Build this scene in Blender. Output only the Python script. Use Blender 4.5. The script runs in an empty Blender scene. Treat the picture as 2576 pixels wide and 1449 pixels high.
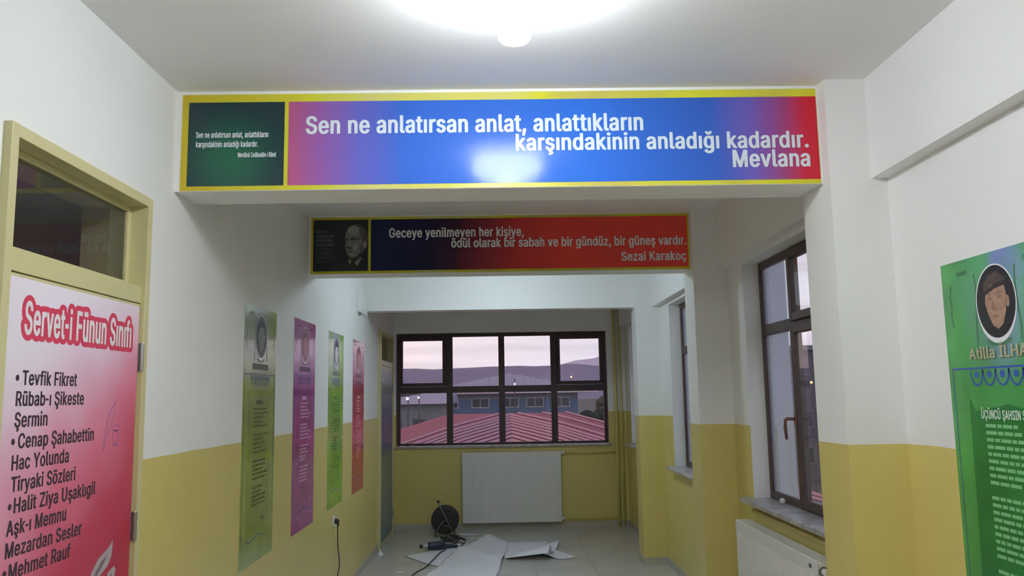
import bpy, bmesh, math, random
from mathutils import Vector, Matrix
random.seed(7)
C = bpy.context.scene.collection
R = math.radians

# ------------------------------------------------------------------ camera
cam_d = bpy.data.cameras.new('camera'); cam = bpy.data.objects.new('camera', cam_d); C.objects.link(cam)
FPX, PITCH, YAW, ROLL = 2075.8, R(7.443), R(0.9955), R(-0.9516)
cam_d.sensor_width = 36; cam_d.lens = 36 * FPX / 2576; cam_d.clip_start = .05; cam_d.clip_end = 20000
fwd = Vector((math.sin(YAW)*math.cos(PITCH), math.cos(YAW)*math.cos(PITCH), math.sin(PITCH)))
rt = Vector((math.cos(YAW), -math.sin(YAW), 0)); up = rt.cross(fwd)
r2 = rt*math.cos(ROLL) + up*math.sin(ROLL); u2 = up*math.cos(ROLL) - rt*math.sin(ROLL)
m = Matrix((r2, u2, -fwd)).transposed().to_4x4(); m.translation = (0, 0, 1.65)
cam.matrix_world = m
bpy.context.scene.camera = cam

# ------------------------------------------------------------------ exposure and world
sc = bpy.context.scene
vs = sc.view_settings
vs.view_transform = 'Standard'; vs.look = 'None'; vs.gamma = 1; vs.exposure = 0.0; vs.use_curve_mapping = False
LAMP = 50.0
LAMP_COL = (.91, .96, 1.0)
sc.cycles.max_bounces = 10; sc.cycles.diffuse_bounces = 6; sc.cycles.transparent_max_bounces = 12

world = bpy.data.worlds.new('dusk'); sc.world = world; world.use_nodes = True
nt = world.node_tree; nt.nodes.clear()
def N(nt, typ, **kw):
    n = nt.nodes.new(typ)
    for k, v in kw.items():
        if k in n.inputs.keys() if isinstance(k, str) else False: n.inputs[k].default_value = v
        else: setattr(n, k, v)
    return n
wo = N(nt, 'ShaderNodeOutputWorld'); bg = N(nt, 'ShaderNodeBackground')
tc = N(nt, 'ShaderNodeTexCoord'); sx = N(nt, 'ShaderNodeSeparateXYZ')
nt.links.new(tc.outputs['Generated'], sx.inputs[0])
rp = N(nt, 'ShaderNodeValToRGB'); e = rp.color_ramp.elements
e[0].position = 0.0; e[0].color = (.84, .78, .92, 1)
e[1].position = 1.0; e[1].color = (.16, .20, .34, 1)
a = e.new(.07); a.color = (.97, .89, .98, 1)
a = e.new(.35); a.color = (.56, .58, .78, 1)
nt.links.new(sx.outputs['Z'], rp.inputs[0])
# warmer sky towards the left of the far window (where the sun went down)
mrx = N(nt, 'ShaderNodeMapRange'); mrx.inputs['From Min'].default_value = .12; mrx.inputs['From Max'].default_value = -.5
nt.links.new(sx.outputs['X'], mrx.inputs['Value'])
mx = N(nt, 'ShaderNodeMix', data_type='RGBA', blend_type='MIX')
mx.inputs[7].default_value = (1.25, .86, .74, 1)
ml = N(nt, 'ShaderNodeMath', operation='MULTIPLY'); ml.inputs[1].default_value = .75
nt.links.new(mrx.outputs[0], ml.inputs[0]); nt.links.new(ml.outputs[0], mx.inputs[0]); nt.links.new(rp.outputs[0], mx.inputs[6])
mpw = N(nt, 'ShaderNodeMapping'); mpw.inputs['Scale'].default_value = (4, 4, 60)
nz = N(nt, 'ShaderNodeTexNoise'); nz.inputs['Scale'].default_value = 1.0; nz.inputs['Detail'].default_value = 4
nt.links.new(tc.outputs['Generated'], mpw.inputs[0]); nt.links.new(mpw.outputs[0], nz.inputs[0])
mr2 = N(nt, 'ShaderNodeMapRange'); mr2.inputs['To Min'].default_value = .86; mr2.inputs['To Max'].default_value = 1.16
mr2.inputs['From Min'].default_value = .3; mr2.inputs['From Max'].default_value = .7
nt.links.new(nz.outputs[0], mr2.inputs['Value'])
nt.links.new(mx.outputs[2], bg.inputs[0]); nt.links.new(mr2.outputs[0], bg.inputs[1]); nt.links.new(bg.outputs[0], wo.inputs[0])

# ------------------------------------------------------------------ materials
MATS = {}
def mat(name, col, rough=.6, spec=.5, metal=0, bump=0, bscale=40, var=0, vscale=6, emit=None, es=1, coat=0):
    if name in MATS: return MATS[name]
    M = bpy.data.materials.new(name); M.use_nodes = True; t = M.node_tree
    b = t.nodes['Principled BSDF']
    b.inputs['Base Color'].default_value = (*col, 1); b.inputs['Roughness'].default_value = rough
    b.inputs['Specular IOR Level'].default_value = spec; b.inputs['Metallic'].default_value = metal
    b.inputs['Coat Weight'].default_value = coat; b.inputs['Coat Roughness'].default_value = .06
    if emit: b.inputs['Emission Color'].default_value = (*emit, 1); b.inputs['Emission Strength'].default_value = es
    if bump or var:
        g = N(t, 'ShaderNodeNewGeometry'); n = N(t, 'ShaderNodeTexNoise'); n.inputs['Scale'].default_value = bscale; n.inputs['Detail'].default_value = 3
        t.links.new(g.outputs['Position'], n.inputs['Vector'])
        if bump:
            bm = N(t, 'ShaderNodeBump'); bm.inputs['Strength'].default_value = bump; bm.inputs['Distance'].default_value = .004
            t.links.new(n.outputs[0], bm.inputs['Height']); t.links.new(bm.outputs[0], b.inputs['Normal'])
        if var:
            n2 = N(t, 'ShaderNodeTexNoise'); n2.inputs['Scale'].default_value = vscale; n2.inputs['Detail'].default_value = 4
            t.links.new(g.outputs['Position'], n2.inputs['Vector'])
            mr = N(t, 'ShaderNodeMapRange'); mr.inputs['From Min'].default_value = .3; mr.inputs['From Max'].default_value = .7
            mr.inputs['To Min'].default_value = 1-var; mr.inputs['To Max'].default_value = 1+var
            t.links.new(n2.outputs[0], mr.inputs['Value'])
            v = N(t, 'ShaderNodeVectorMath', operation='SCALE'); v.inputs[0].default_value = col
            t.links.new(mr.outputs[0], v.inputs['Scale']); t.links.new(v.outputs[0], b.inputs['Base Color'])
    MATS[name] = M
    return M

WHITE = (.83, .83, .82); YEL = (.66, .56, .19)
def two_tone():
    M = mat('two tone paint', WHITE, .55); t = M.node_tree; b = t.nodes['Principled BSDF']
    g = N(t, 'ShaderNodeNewGeometry'); s = N(t, 'ShaderNodeSeparateXYZ'); t.links.new(g.outputs['Position'], s.inputs[0])
    n = N(t, 'ShaderNodeTexNoise'); n.inputs['Scale'].default_value = 2.5; t.links.new(g.outputs['Position'], n.inputs['Vector'])
    ma = N(t, 'ShaderNodeMath', operation='MULTIPLY_ADD'); ma.inputs[1].default_value = .014; t.links.new(n.outputs[0], ma.inputs[0]); t.links.new(s.outputs['Z'], ma.inputs[2])
    lt = N(t, 'ShaderNodeMath', operation='GREATER_THAN'); lt.inputs[1].default_value = 1.441; t.links.new(ma.outputs[0], lt.inputs[0])
    mxx = N(t, 'ShaderNodeMix', data_type='RGBA'); mxx.inputs[6].default_value = (*YEL, 1); mxx.inputs[7].default_value = (*WHITE, 1)
    t.links.new(lt.outputs[0], mxx.inputs[0])
    n3 = N(t, 'ShaderNodeTexNoise'); n3.inputs['Scale'].default_value = 1.3; n3.inputs['Detail'].default_value = 5; t.links.new(g.outputs['Position'], n3.inputs['Vector'])
    mr = N(t, 'ShaderNodeMapRange'); mr.inputs['To Min'].default_value = .93; mr.inputs['To Max'].default_value = 1.06; t.links.new(n3.outputs[0], mr.inputs['Value'])
    v = N(t, 'ShaderNodeVectorMath', operation='SCALE'); t.links.new(mxx.outputs[2], v.inputs[0]); t.links.new(mr.outputs[0], v.inputs['Scale'])
    t.links.new(v.outputs[0], b.inputs['Base Color'])
    rr = N(t, 'ShaderNodeMapRange'); rr.inputs['To Min'].default_value = .32; rr.inputs['To Max'].default_value = .6; t.links.new(lt.outputs[0], rr.inputs['Value'])
    t.links.new(rr.outputs[0], b.inputs['Roughness'])
    n4 = N(t, 'ShaderNodeTexNoise'); n4.inputs['Scale'].default_value = 55; n4.inputs['Detail'].default_value = 3; t.links.new(g.outputs['Position'], n4.inputs['Vector'])
    bm = N(t, 'ShaderNodeBump'); bm.inputs['Strength'].default_value = .12; bm.inputs['Distance'].default_value = .004
    t.links.new(n4.outputs[0], bm.inputs['Height']); t.links.new(bm.outputs[0], b.inputs['Normal'])
    return M
M_WALL = two_tone()
M_WHITE = mat('white paint', WHITE, .6, bump=.12, bscale=55, var=.03, vscale=1.2)
M_CEIL = mat('ceiling paint', (.87, .875, .875), .75, bump=.15, bscale=30, var=.035, vscale=1.0)
M_YEL = mat('yellow oil paint', YEL, .35, bump=.05)
M_FRAME = mat('pale yellow door paint', (.60, .545, .29), .38, bump=.04, bscale=20)
M_TILE = mat('floor tile', (.53, .52, .49), .28, var=.09, vscale=3)
M_GROUT = mat('grout', (.22, .21, .19), .8)
M_SKIRT = mat('beige skirting', (.46, .43, .37), .4, var=.06, vscale=9)
M_BROWN = mat('brown window frame', (.060, .036, .030), .42, bump=.1, bscale=25, var=.18, vscale=18)
M_DBROWN = mat('dark brown window frame', (.050, .028, .030), .45, var=.1, vscale=9)
M_MARBLE = mat('grey marble', (.42, .41, .42), .3, var=.32, vscale=14)
M_RAD = mat('white enamel', (.76, .76, .74), .32)
M_RADG = mat('grey slots', (.12, .12, .12), .6)
M_STEEL = mat('steel', (.5, .5, .5), .35, metal=1)
M_BLACK = mat('black plastic', (.02, .02, .020), .45)
M_RUBBER = mat('black cable', (.018, .018, .02), .55)
M_NAVY = mat('navy plastic', (.018, .03, .06), .4)
M_PAPER = mat('white backing paper', (.84, .87, .94), .38, var=.03, vscale=4)
M_PLASTIC = mat('white plastic', (.75, .75, .73), .4)
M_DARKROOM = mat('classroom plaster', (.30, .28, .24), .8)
M_LAMP = mat('opal glass', (.9, .9, .9), .3, emit=LAMP_COL, es=LAMP)
def glass(name, tint, haze=0, frosted=False):
    M = bpy.data.materials.new(name); M.use_nodes = True; t = M.node_tree; t.nodes.clear()
    o = N(t, 'ShaderNodeOutputMaterial'); tr = N(t, 'ShaderNodeBsdfTransparent'); gl = N(t, 'ShaderNodeBsdfGlossy')
    tr.inputs[0].default_value = (*tint, 1); gl.inputs['Roughness'].default_value = .015; gl.inputs[0].default_value = (.95, .95, .95, 1)
    fr = N(t, 'ShaderNodeFresnel'); fr.inputs[0].default_value = 1.42
    df = N(t, 'ShaderNodeBsdfTranslucent' if frosted else 'ShaderNodeBsdfDiffuse'); df.inputs[0].default_value = (.85, .86, .9, 1)
    m0 = N(t, 'ShaderNodeMixShader'); m0.inputs[0].default_value = haze; t.links.new(tr.outputs[0], m0.inputs[1]); t.links.new(df.outputs[0], m0.inputs[2])
    gg = N(t, 'ShaderNodeNewGeometry'); om = N(t, 'ShaderNodeMath', operation='SUBTRACT'); om.inputs[0].default_value = 1; t.links.new(gg.outputs['Backfacing'], om.inputs[1])
    fm = N(t, 'ShaderNodeMath', operation='MULTIPLY'); t.links.new(fr.outputs[0], fm.inputs[0]); t.links.new(om.outputs[0], fm.inputs[1])   # reflect once, on the face the ray enters
    m1 = N(t, 'ShaderNodeMixShader'); t.links.new(fm.outputs[0], m1.inputs[0]); t.links.new(m0.outputs[0], m1.inputs[1]); t.links.new(gl.outputs[0], m1.inputs[2])
    t.links.new(m1.outputs[0], o.inputs[0]); return M
M_GLASS = glass('window glass', (.97, .97, .98), .03)
M_FGLASS = glass('dusty glass', (.84, .88, .90), .22, True)
M_DGLASS = glass('transom glass', (.8, .8, .8), .02)

def ramp_mat(name, stops, axis='X', rough=.2, coat=.0, origin=0, size=1, noise=0, extra=None, bump=.06):
    """printed gradient along one world axis: position (value-origin)/size runs through the stops"""
    M = mat(name, stops[0][1], rough, coat=coat); t = M.node_tree; b = t.nodes['Principled BSDF']
    g = N(t, 'ShaderNodeNewGeometry'); s = N(t, 'ShaderNodeSeparateXYZ'); t.links.new(g.outputs['Position'], s.inputs[0])
    mr = N(t, 'ShaderNodeMapRange'); mr.inputs['From Min'].default_value = origin; mr.inputs['From Max'].default_value = origin+size
    t.links.new(s.outputs[axis], mr.inputs['Value'])
    src = mr.outputs[0]
    if noise:
        n = N(t, 'ShaderNodeTexNoise'); n.inputs['Scale'].default_value = 2.2; t.links.new(g.outputs['Position'], n.inputs['Vector'])
        sb = N(t, 'ShaderNodeMath', operation='SUBTRACT'); sb.inputs[1].default_value = .5; t.links.new(n.outputs[0], sb.inputs[0])
        ma = N(t, 'ShaderNodeMath', operation='MULTIPLY_ADD'); ma.inputs[1].default_value = noise; t.links.new(sb.outputs[0], ma.inputs[0]); t.links.new(src, ma.inputs[2]); src = ma.outputs[0]
    r = N(t, 'ShaderNodeValToRGB'); el = r.color_ramp.elements
    el[0].position = stops[0][0]; el[0].color = (*stops[0][1], 1); el[1].position = stops[-1][0]; el[1].color = (*stops[-1][1], 1)
    for p, c in stops[1:-1]: q = el.new(p); q.color = (*c, 1)
    t.links.new(src, r.inputs[0]); t.links.new(r.outputs[0], b.inputs['Base Color']); b.inputs['Specular IOR Level'].default_value = .2
    n4 = N(t, 'ShaderNodeTexNoise'); n4.inputs['Scale'].default_value = 14; t.links.new(g.outputs['Position'], n4.inputs['Vector'])
    bm = N(t, 'ShaderNodeBump'); bm.inputs['Strength'].default_value = bump; bm.inputs['Distance'].default_value = .01
    t.links.new(n4.outputs[0], bm.inputs['Height']); t.links.new(bm.outputs[0], b.inputs['Normal'])
    return M
def L(r, g, b):   # sRGB 0-255 print colour to linear
    return tuple(((c/255+.055)/1.055)**2.4 if c > 10 else c/255/12.92 for c in (r, g, b))

# ------------------------------------------------------------------ helpers
def box(bm, x0, x1, y0, y1, z0, z1, bev=0):
    v = [bm.verts.new((x, y, z)) for x in (x0, x1) for y in (y0, y1) for z in (z0, z1)]
    fs = [bm.faces.new([v[i] for i in q]) for q in ((0,1,3,2),(4,6,7,5),(0,4,5,1),(2,3,7,6),(0,2,6,4),(1,5,7,3))]
    if bev:
        es = {ed for f in fs for ed in f.edges}
        bmesh.ops.bevel(bm, geom=list(es), offset=bev, segments=2, affect='EDGES', profile=.5)
def tube(bm, pts, r, seg=8, cap=True):
    pts = [Vector(p) for p in pts]; rings = []
    for i, p in enumerate(pts):
        d = (pts[min(i+1, len(pts)-1)] - pts[max(i-1, 0)]).normalized()
        a = d.cross(Vector((0, 0, 1)));  a = a if a.length > .05 else d.cross(Vector((1, 0, 0)))
        a.normalize(); b = d.cross(a)
        rr = r[i] if isinstance(r, (list, tuple)) else r
        rings.append([bm.verts.new(p + (a*math.cos(2*math.pi*k/seg) + b*math.sin(2*math.pi*k/seg))*rr) for k in range(seg)])
    for A, B in zip(rings, rings[1:]):
        for k in range(seg): bm.faces.new((A[k], A[(k+1) % seg], B[(k+1) % seg], B[k]))
    if cap: bm.faces.new(rings[0][::-1]); bm.faces.new(rings[-1])
def lathe(bm, prof, c=(0,0,0), axis='Z', seg=40):
    rings = []
    for r, h in prof:
        ring = []
        for k in range(seg):
            t = 2*math.pi*k/seg; a, b = r*math.cos(t), r*math.sin(t)
            p = (a, b, h) if axis == 'Z' else (a, h, b) if axis == 'Y' else (h, a, b)
            ring.append(bm.verts.new(Vector(p) + Vector(c)))
        rings.append(ring)
    for A, B in zip(rings, rings[1:]):
        for k in range(seg): bm.faces.new((A[k], A[(k+1) % seg], B[(k+1) % seg], B[k]))
    bm.faces.new(rings[0]); bm.faces.new(rings[-1])
def poly(bm, pts):
    return bm.faces.new([bm.verts.new(p) for p in pts])
def obj(name, bm, M, parent=None, smooth=False, label=None, kind=None):
    bmesh.ops.remove_doubles(bm, verts=bm.verts, dist=1e-5)
    bmesh.ops.recalc_face_normals(bm, faces=bm.faces)
    me = bpy.data.meshes.new(name); bm.to_mesh(me); bm.free()
    me.materials.append(M)
    if smooth:
        for p in me.polygons: p.use_smooth = True
    o = bpy.data.objects.new(name, me); C.objects.link(o)
    if parent:
        o.parent = parent; o.matrix_parent_inverse = Matrix.Translation(parent.location).inverted() if parent.rotation_euler.to_matrix().is_identity or True else Matrix()
    if label: o['label'] = label
    if kind: o['kind'] = kind
    return o
def thing(name, label, cat, loc=(0,0,0), group=None, kind=None):
    o = bpy.data.objects.new(name, None); C.objects.link(o); o.location = loc; o.empty_display_size = .1
    if label: o['label'] = label
    if cat: o['category'] = cat
    if group: o['group'] = group
    if kind: o['kind'] = kind
    return o
def tag(o, label, cat, group=None, kind=None):
    o['label'] = label; o['category'] = cat
    if group: o['group'] = group
    if kind: o['kind'] = kind
    return o
def BX(name, M, boxes, parent=None, bev=0, **k):
    bm = bmesh.new()
    for b in boxes: box(bm, *b, bev=bev)
    me_smooth = False
    bmesh.ops.recalc_face_normals(bm, faces=bm.faces)
    me = bpy.data.meshes.new(name); bm.to_mesh(me); bm.free(); me.materials.append(M)
    o = bpy.data.objects.new(name, me); C.objects.link(o)
    if parent: o.parent = parent; o.matrix_parent_inverse = Matrix.Translation(parent.location).inverted()
    for a, b in k.items(): o[a] = b
    return o

# ---- flat print: shapes lie on a plane, in metres (u right, v up), each layer a hair in front
class Sheet:
    def __init__(s, o, u, v, parent, base=.0012, step=.0005):
        s.o, s.u, s.v = Vector(o), Vector(u), Vector(v); s.n = s.u.cross(s.v); s.parent = parent; s.base, s.step = base, step
    def P(s, a, b, layer): return s.o + s.u*a + s.v*b + s.n*(s.base + s.step*layer)
    def part(s, name, M, shapes, layer=0, label=None, kind=None):
        bm = bmesh.new()
        for sh in shapes: poly(bm, [s.P(a, b, layer) for a, b in sh])
        me = bpy.data.meshes.new(name); bm.to_mesh(me); bm.free(); me.materials.append(M)
        o = bpy.data.objects.new(name, me); C.objects.link(o); s._par(o)
        if label: o['label'] = label
        if len(shapes) > 1: o['kind'] = 'stuff'
        return o
    def _par(s, o):
        o.parent = s.parent; o.matrix_parent_inverse = s.parent.matrix_basis.inverted()
    def text(s, name, txt, M, u0, u1, v0, cap, layer=2, weight=.024, label=None, tilt=0):
        words = text_mesh(txt)
        xs = [v.co.x for w in words for v in w.vertices]; x0, x1 = min(xs), max(xs); out = []
        for w in words:
            me = w.copy()
            for v in me.vertices:
                v.co = s.P(u0 + (v.co.x-x0)/(x1-x0)*(u1-u0), v0 + v.co.y/CAP*cap, layer)
            me.materials.clear(); me.materials.append(M); me.name = name
            o = bpy.data.objects.new(name, me); C.objects.link(o); s._par(o)
            if label: o['label'] = label
            out.append(o)
        return out
# letter outlines of a plain grotesque (advance, contours) in thousandths of the type size
GLYPH = {" ":[221,[]],",":[221,[[34,-132,22,-130,14,-128,8,-124,6,-119,37,74,46,80,62,84,142,84,154,82,162,79,168,74,169,69,115,-122,106,-128,94,-131]]],
"-":[283,[[11,179,5,183,3,188,3,245,6,250,15,254,23,256,35,257,191,257,203,256,215,253,220,250,223,245,223,188,221,183,212,178,203,176,191,175,35,175,23,
176]]],".":[221,[[94,100,106,99,134,93,157,79,170,61,173,42,170,22,156,2,134,-11,106,-16,94,-17,82,-16,58,-11,35,2,21,22,18,42,21,61,34,79,58,93,82,99]]],
"A":[513,[[200,522,284,522,298,518,307,512,495,2,494,-3,488,-8,480,-11,468,-13,388,-13,374,-10,365,-5,317,128,312,129,162,128,117,-2,113,-6,104,-10,92,
-13,16,-13,4,-12,-4,-10,-12,-6,-15,-3,-16,2,169,510,173,515,179,518,188,521],[240,347,236,342,192,213,196,212,284,212,286,213]]],"B":[489,[[52,522,244,
522,284,519,320,512,354,499,379,483,398,465,413,444,422,422,428,398,430,374,427,343,418,317,404,297,384,280,361,266,390,252,414,232,433,206,442,187,448,
162,450,136,448,110,442,88,430,62,416,44,396,24,368,9,336,-2,288,-11,248,-13,56,-13,39,-10,32,-6,28,-2,28,509,30,514,34,517,43,520],[160,70,240,70,268,
72,288,78,301,86,313,99,321,117,323,136,320,159,311,180,297,198,283,208,264,216,260,216,244,218,160,218,157,216,157,72],[160,298,232,298,248,300,264,305,
277,314,292,330,301,351,304,372,301,392,294,410,283,424,271,432,256,437,236,439,160,439,157,437,157,301]]],"C":[543,[[268,-20,212,-15,164,-2,124,17,89,
45,61,76,39,112,22,154,12,203,8,255,12,305,21,354,39,396,61,432,88,463,124,492,164,510,212,524,268,529,300,527,328,523,360,514,385,505,407,493,430,477,
449,461,464,443,479,420,491,398,505,347,502,342,496,339,480,335,408,335,392,337,384,339,378,344,369,372,358,391,346,407,328,422,312,432,296,438,280,442,
268,443,252,441,232,436,212,425,191,409,172,388,157,362,145,331,138,294,135,255,138,212,145,178,156,147,171,121,191,99,210,84,229,74,252,68,268,66,280,
67,296,71,313,78,329,87,344,100,358,118,369,138,377,164,384,169,392,171,404,173,480,173,497,168,502,165,505,160,491,110,479,87,466,68,450,48,430,32,411,
17,390,6,360,-5,332,-13,304,-18]]],"D":[535,[[160,70,212,70,244,73,268,78,293,89,315,106,332,125,347,151,358,182,365,216,367,255,365,294,358,328,348,358,
334,384,315,405,293,421,271,431,248,436,216,439,160,439,157,437,157,72],[52,-13,44,-11,35,-8,30,-5,28,0,28,510,32,515,38,518,56,522,228,522,284,517,339,
504,381,484,415,460,443,429,465,393,481,353,490,307,494,255,490,205,481,158,465,117,443,81,415,50,376,23,335,5,284,-8,272,-10,220,-13]]],"E":[452,[[384,
-12,56,-13,39,-10,29,-3,28,509,30,514,34,517,43,520,52,522,376,522,394,518,403,512,404,452,401,447,392,442,384,440,372,439,160,439,157,437,157,301,160,
299,360,299,372,297,380,294,385,291,387,286,387,228,383,223,376,219,368,217,356,216,160,216,157,214,157,72,160,70,376,70,388,69,396,67,403,63,407,58,407,
-2,400,-8]]],"F":[443,[[56,-13,44,-11,36,-9,30,-5,28,0,29,512,38,518,56,522,376,522,392,518,397,515,401,510,401,452,398,447,392,443,384,441,372,439,158,
439,157,292,160,291,348,291,360,290,367,288,374,284,378,280,377,218,368,212,352,208,160,208,157,206,157,-2,148,-9,132,-13]]],"G":[553,[[264,529,304,526,
332,521,360,514,388,502,408,492,431,476,451,458,465,441,480,419,491,398,500,375,506,347,502,342,496,340,480,336,408,336,392,338,383,341,377,346,367,370,
356,389,344,406,328,420,312,431,296,437,280,441,264,442,248,440,232,436,208,424,190,409,173,389,157,362,145,331,138,294,135,253,138,214,145,180,156,147,
173,120,190,100,212,82,233,73,252,68,272,66,284,67,300,71,320,79,336,90,351,105,365,126,375,149,382,185,376,186,280,186,266,188,256,192,251,199,251,256,
254,261,260,265,268,267,280,269,480,269,492,268,500,265,507,261,510,256,510,199,507,159,497,121,483,89,461,58,432,30,402,11,368,-4,320,-16,268,-20,212,
-15,164,-3,123,17,88,45,60,76,38,113,22,154,11,203,8,255,11,305,21,354,38,396,61,433,88,464,124,492,164,511,212,524]]],"H":[550,[[52,-13,44,-11,35,-8,30,
-5,28,0,28,509,30,514,38,518,52,522,124,522,136,521,144,519,152,516,156,512,158,302,356,302,360,302,361,512,370,518,384,522,456,522,468,521,483,517,487,
514,489,509,488,-3,484,-7,476,-10,468,-12,456,-13,384,-13,368,-9,361,-3,360,218,356,219,160,219,157,218,157,-2,148,-9,132,-13]]],"I":[333,[[27,-13,10,-10,
3,-6,-1,-2,0,60,10,67,23,70,83,70,86,72,86,437,83,439,23,439,11,442,2,447,-1,452,0,512,9,518,27,522,275,522,291,518,297,515,301,510,300,448,291,443,279,
440,215,439,215,72,219,70,279,69,291,66,299,62,301,57,301,-2,297,-6,291,-9,283,-12,271,-13]]],"K":[500,[[460,-12,448,-13,368,-13,356,-11,344,-6,196,201,
192,202,157,164,156,-3,152,-7,144,-10,136,-12,124,-13,52,-13,39,-10,29,-3,28,509,30,514,34,517,43,520,52,522,132,522,148,518,156,512,157,328,160,325,338,
517,348,520,360,522,448,522,465,520,474,517,478,514,480,509,477,504,277,288,480,3,481,-2,477,-6,470,-10]]],"L":[426,[[56,522,133,522,148,518,153,515,157,
510,157,72,160,70,364,70,376,68,384,66,391,62,393,57,393,-2,384,-9,368,-13,56,-13,39,-10,29,-3,28,509,30,514,36,518,44,520]]],"M":[661,[[48,521,60,522,
156,522,172,519,182,514,312,180,316,176,446,514,450,517,459,520,476,522,572,522,588,519,598,514,600,509,600,0,596,-6,589,-10,580,-12,568,-13,496,-13,480,
-9,472,-2,472,249,472,240,468,239,374,-2,368,-8,360,-11,348,-13,284,-13,268,-11,256,-4,156,245,154,239,153,-3,143,-10,136,-12,124,-13,52,-13,39,-10,30,
-5,28,0,28,509,30,514,34,517]]],"N":[556,[[52,-13,44,-11,35,-8,30,-5,28,0,28,509,30,514,34,517,43,520,60,522,144,522,158,518,166,514,364,202,367,208,367,
510,371,515,376,518,392,522,472,521,480,520,489,517,493,514,495,509,494,-3,484,-10,476,-12,464,-13,380,-13,366,-10,357,-5,160,305,157,299,157,-2,148,-9,
132,-13]]],"O":[566,[[268,66,284,67,300,72,321,82,342,99,361,120,376,146,388,178,396,214,398,255,396,294,388,331,377,362,362,388,343,409,320,427,300,437,
284,441,268,442,252,441,236,437,210,425,190,409,172,388,157,362,145,331,138,294,135,255,138,214,145,178,156,147,172,121,191,99,212,83,232,73,248,68],[268,
-20,212,-15,164,-2,124,17,89,45,61,76,39,112,22,154,12,203,8,255,12,305,21,354,39,396,61,432,88,463,124,492,164,510,212,524,268,529,320,524,368,511,412,
490,446,463,472,433,495,396,512,354,522,305,525,255,522,203,511,154,495,112,473,76,445,45,410,17,368,-3,320,-15]]],"R":[482,[[160,439,157,437,157,270,160,
268,248,269,263,271,274,276,289,286,303,304,310,325,313,353,310,379,303,401,288,421,274,431,260,435,248,438,232,439],[52,522,236,522,288,518,324,510,358,
497,384,479,407,458,421,436,432,411,439,382,441,351,439,322,433,296,421,268,406,245,384,226,359,210,349,205,460,2,459,-3,456,-6,448,-10,436,-13,348,-13,
332,-10,323,-5,222,184,220,185,216,185,160,185,157,184,157,0,155,-5,146,-10,132,-13,60,-13,48,-12,40,-10,32,-6,29,-3,28,509,30,514,34,517,43,520]]],"S":[480,
[[226,529,270,526,306,519,341,506,369,490,389,474,406,454,421,430,430,404,433,376,428,371,422,368,406,365,334,365,317,368,306,374,300,400,290,417,275,430,
257,439,242,444,222,445,206,443,190,439,173,428,161,415,150,396,147,376,151,353,163,337,176,326,191,318,230,304,282,290,334,273,362,260,387,244,409,225,
426,201,439,162,440,139,438,111,430,84,417,61,401,40,377,19,347,2,310,-11,270,-19,222,-22,178,-19,138,-12,103,1,74,17,50,36,34,56,21,79,10,108,6,137,9,
142,14,146,22,148,34,150,106,150,118,149,126,146,131,144,136,139,141,113,154,92,171,77,188,69,206,64,226,62,238,63,262,69,283,80,299,97,309,116,314,139,
310,158,300,176,289,186,270,197,226,212,162,230,122,244,86,261,57,283,37,308,24,340,20,371,22,402,30,426,44,451,63,474,86,491,110,504,143,518,186,526]]],
"T":[482,[[192,-13,180,-12,172,-10,163,-5,161,0,161,439,28,439,16,441,8,443,3,447,0,452,1,512,4,515,12,519,20,521,32,522,424,522,440,518,445,515,449,510,
449,452,444,445,432,441,420,439,292,439,289,437,289,-2,280,-9,264,-13]]],"U":[550,[[52,522,132,522,146,518,155,512,156,179,158,156,164,135,172,116,183,
99,196,87,212,76,228,69,244,66,256,65,276,66,288,69,306,76,321,86,334,99,345,116,359,156,361,179,362,512,368,517,376,520,396,522,464,522,480,518,488,512,
489,172,486,140,478,106,464,76,444,50,418,26,388,7,356,-7,346,-10,304,-19,260,-21,208,-18,166,-8,130,7,97,28,73,50,54,76,39,106,31,140,28,172,28,509,30,
514,35,517,43,520]]],"V":[513,[[280,-13,196,-13,180,-9,173,-3,-16,507,-15,512,-10,517,-1,520,8,522,92,522,106,518,115,512,240,159,244,165,364,512,373,518,
388,522,464,522,476,521,484,519,494,512,495,507,310,-2,306,-6,300,-9,292,-12]]],"Y":[505,[[200,-13,188,-11,180,-9,173,-5,171,0,171,206,-15,505,-15,512,
-12,515,-4,519,4,521,16,522,96,522,108,520,119,515,236,325,352,514,360,519,376,522,460,522,472,520,481,517,486,512,487,507,300,206,299,-3,292,-9,276,-13]]],
"Z":[471,[[408,-12,40,-13,28,-12,21,-10,11,-3,11,49,277,437,276,439,40,439,28,440,20,442,11,447,8,452,8,510,16,518,32,522,400,522,412,520,419,518,428,512,
428,458,200,126,160,72,164,70,400,70,412,69,420,67,427,63,431,58,431,0,429,-5,424,-8]]],"a":[422,[[158,-22,126,-19,94,-13,70,-4,50,7,30,25,17,41,6,61,0,
82,-2,108,2,139,11,163,29,184,52,201,77,212,110,222,166,232,218,239,236,243,244,257,241,277,236,293,226,306,214,314,206,317,198,318,182,316,173,313,149,
296,127,267,118,263,102,261,90,262,82,263,22,281,12,285,9,292,20,316,34,335,50,352,70,366,93,378,114,385,134,391,166,396,194,397,250,391,286,381,314,366,
335,348,353,322,362,301,367,279,369,251,369,-1,362,-8,346,-12,270,-13,254,-9,246,-4,235,-9,206,-17],[242,164,186,156,158,149,146,144,133,134,127,123,124,
106,126,88,133,76,142,67,151,62,162,59,170,59,186,61,202,67,218,79,231,95,240,116,244,137,244,162]]],"b":[457,[[45,522,121,522,136,518,145,512,146,384,
149,382,185,393,229,397,273,394,308,384,341,367,364,348,385,323,402,294,413,262,420,228,422,189,420,150,413,114,401,81,386,54,366,29,339,8,310,-6,277,-17,
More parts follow.
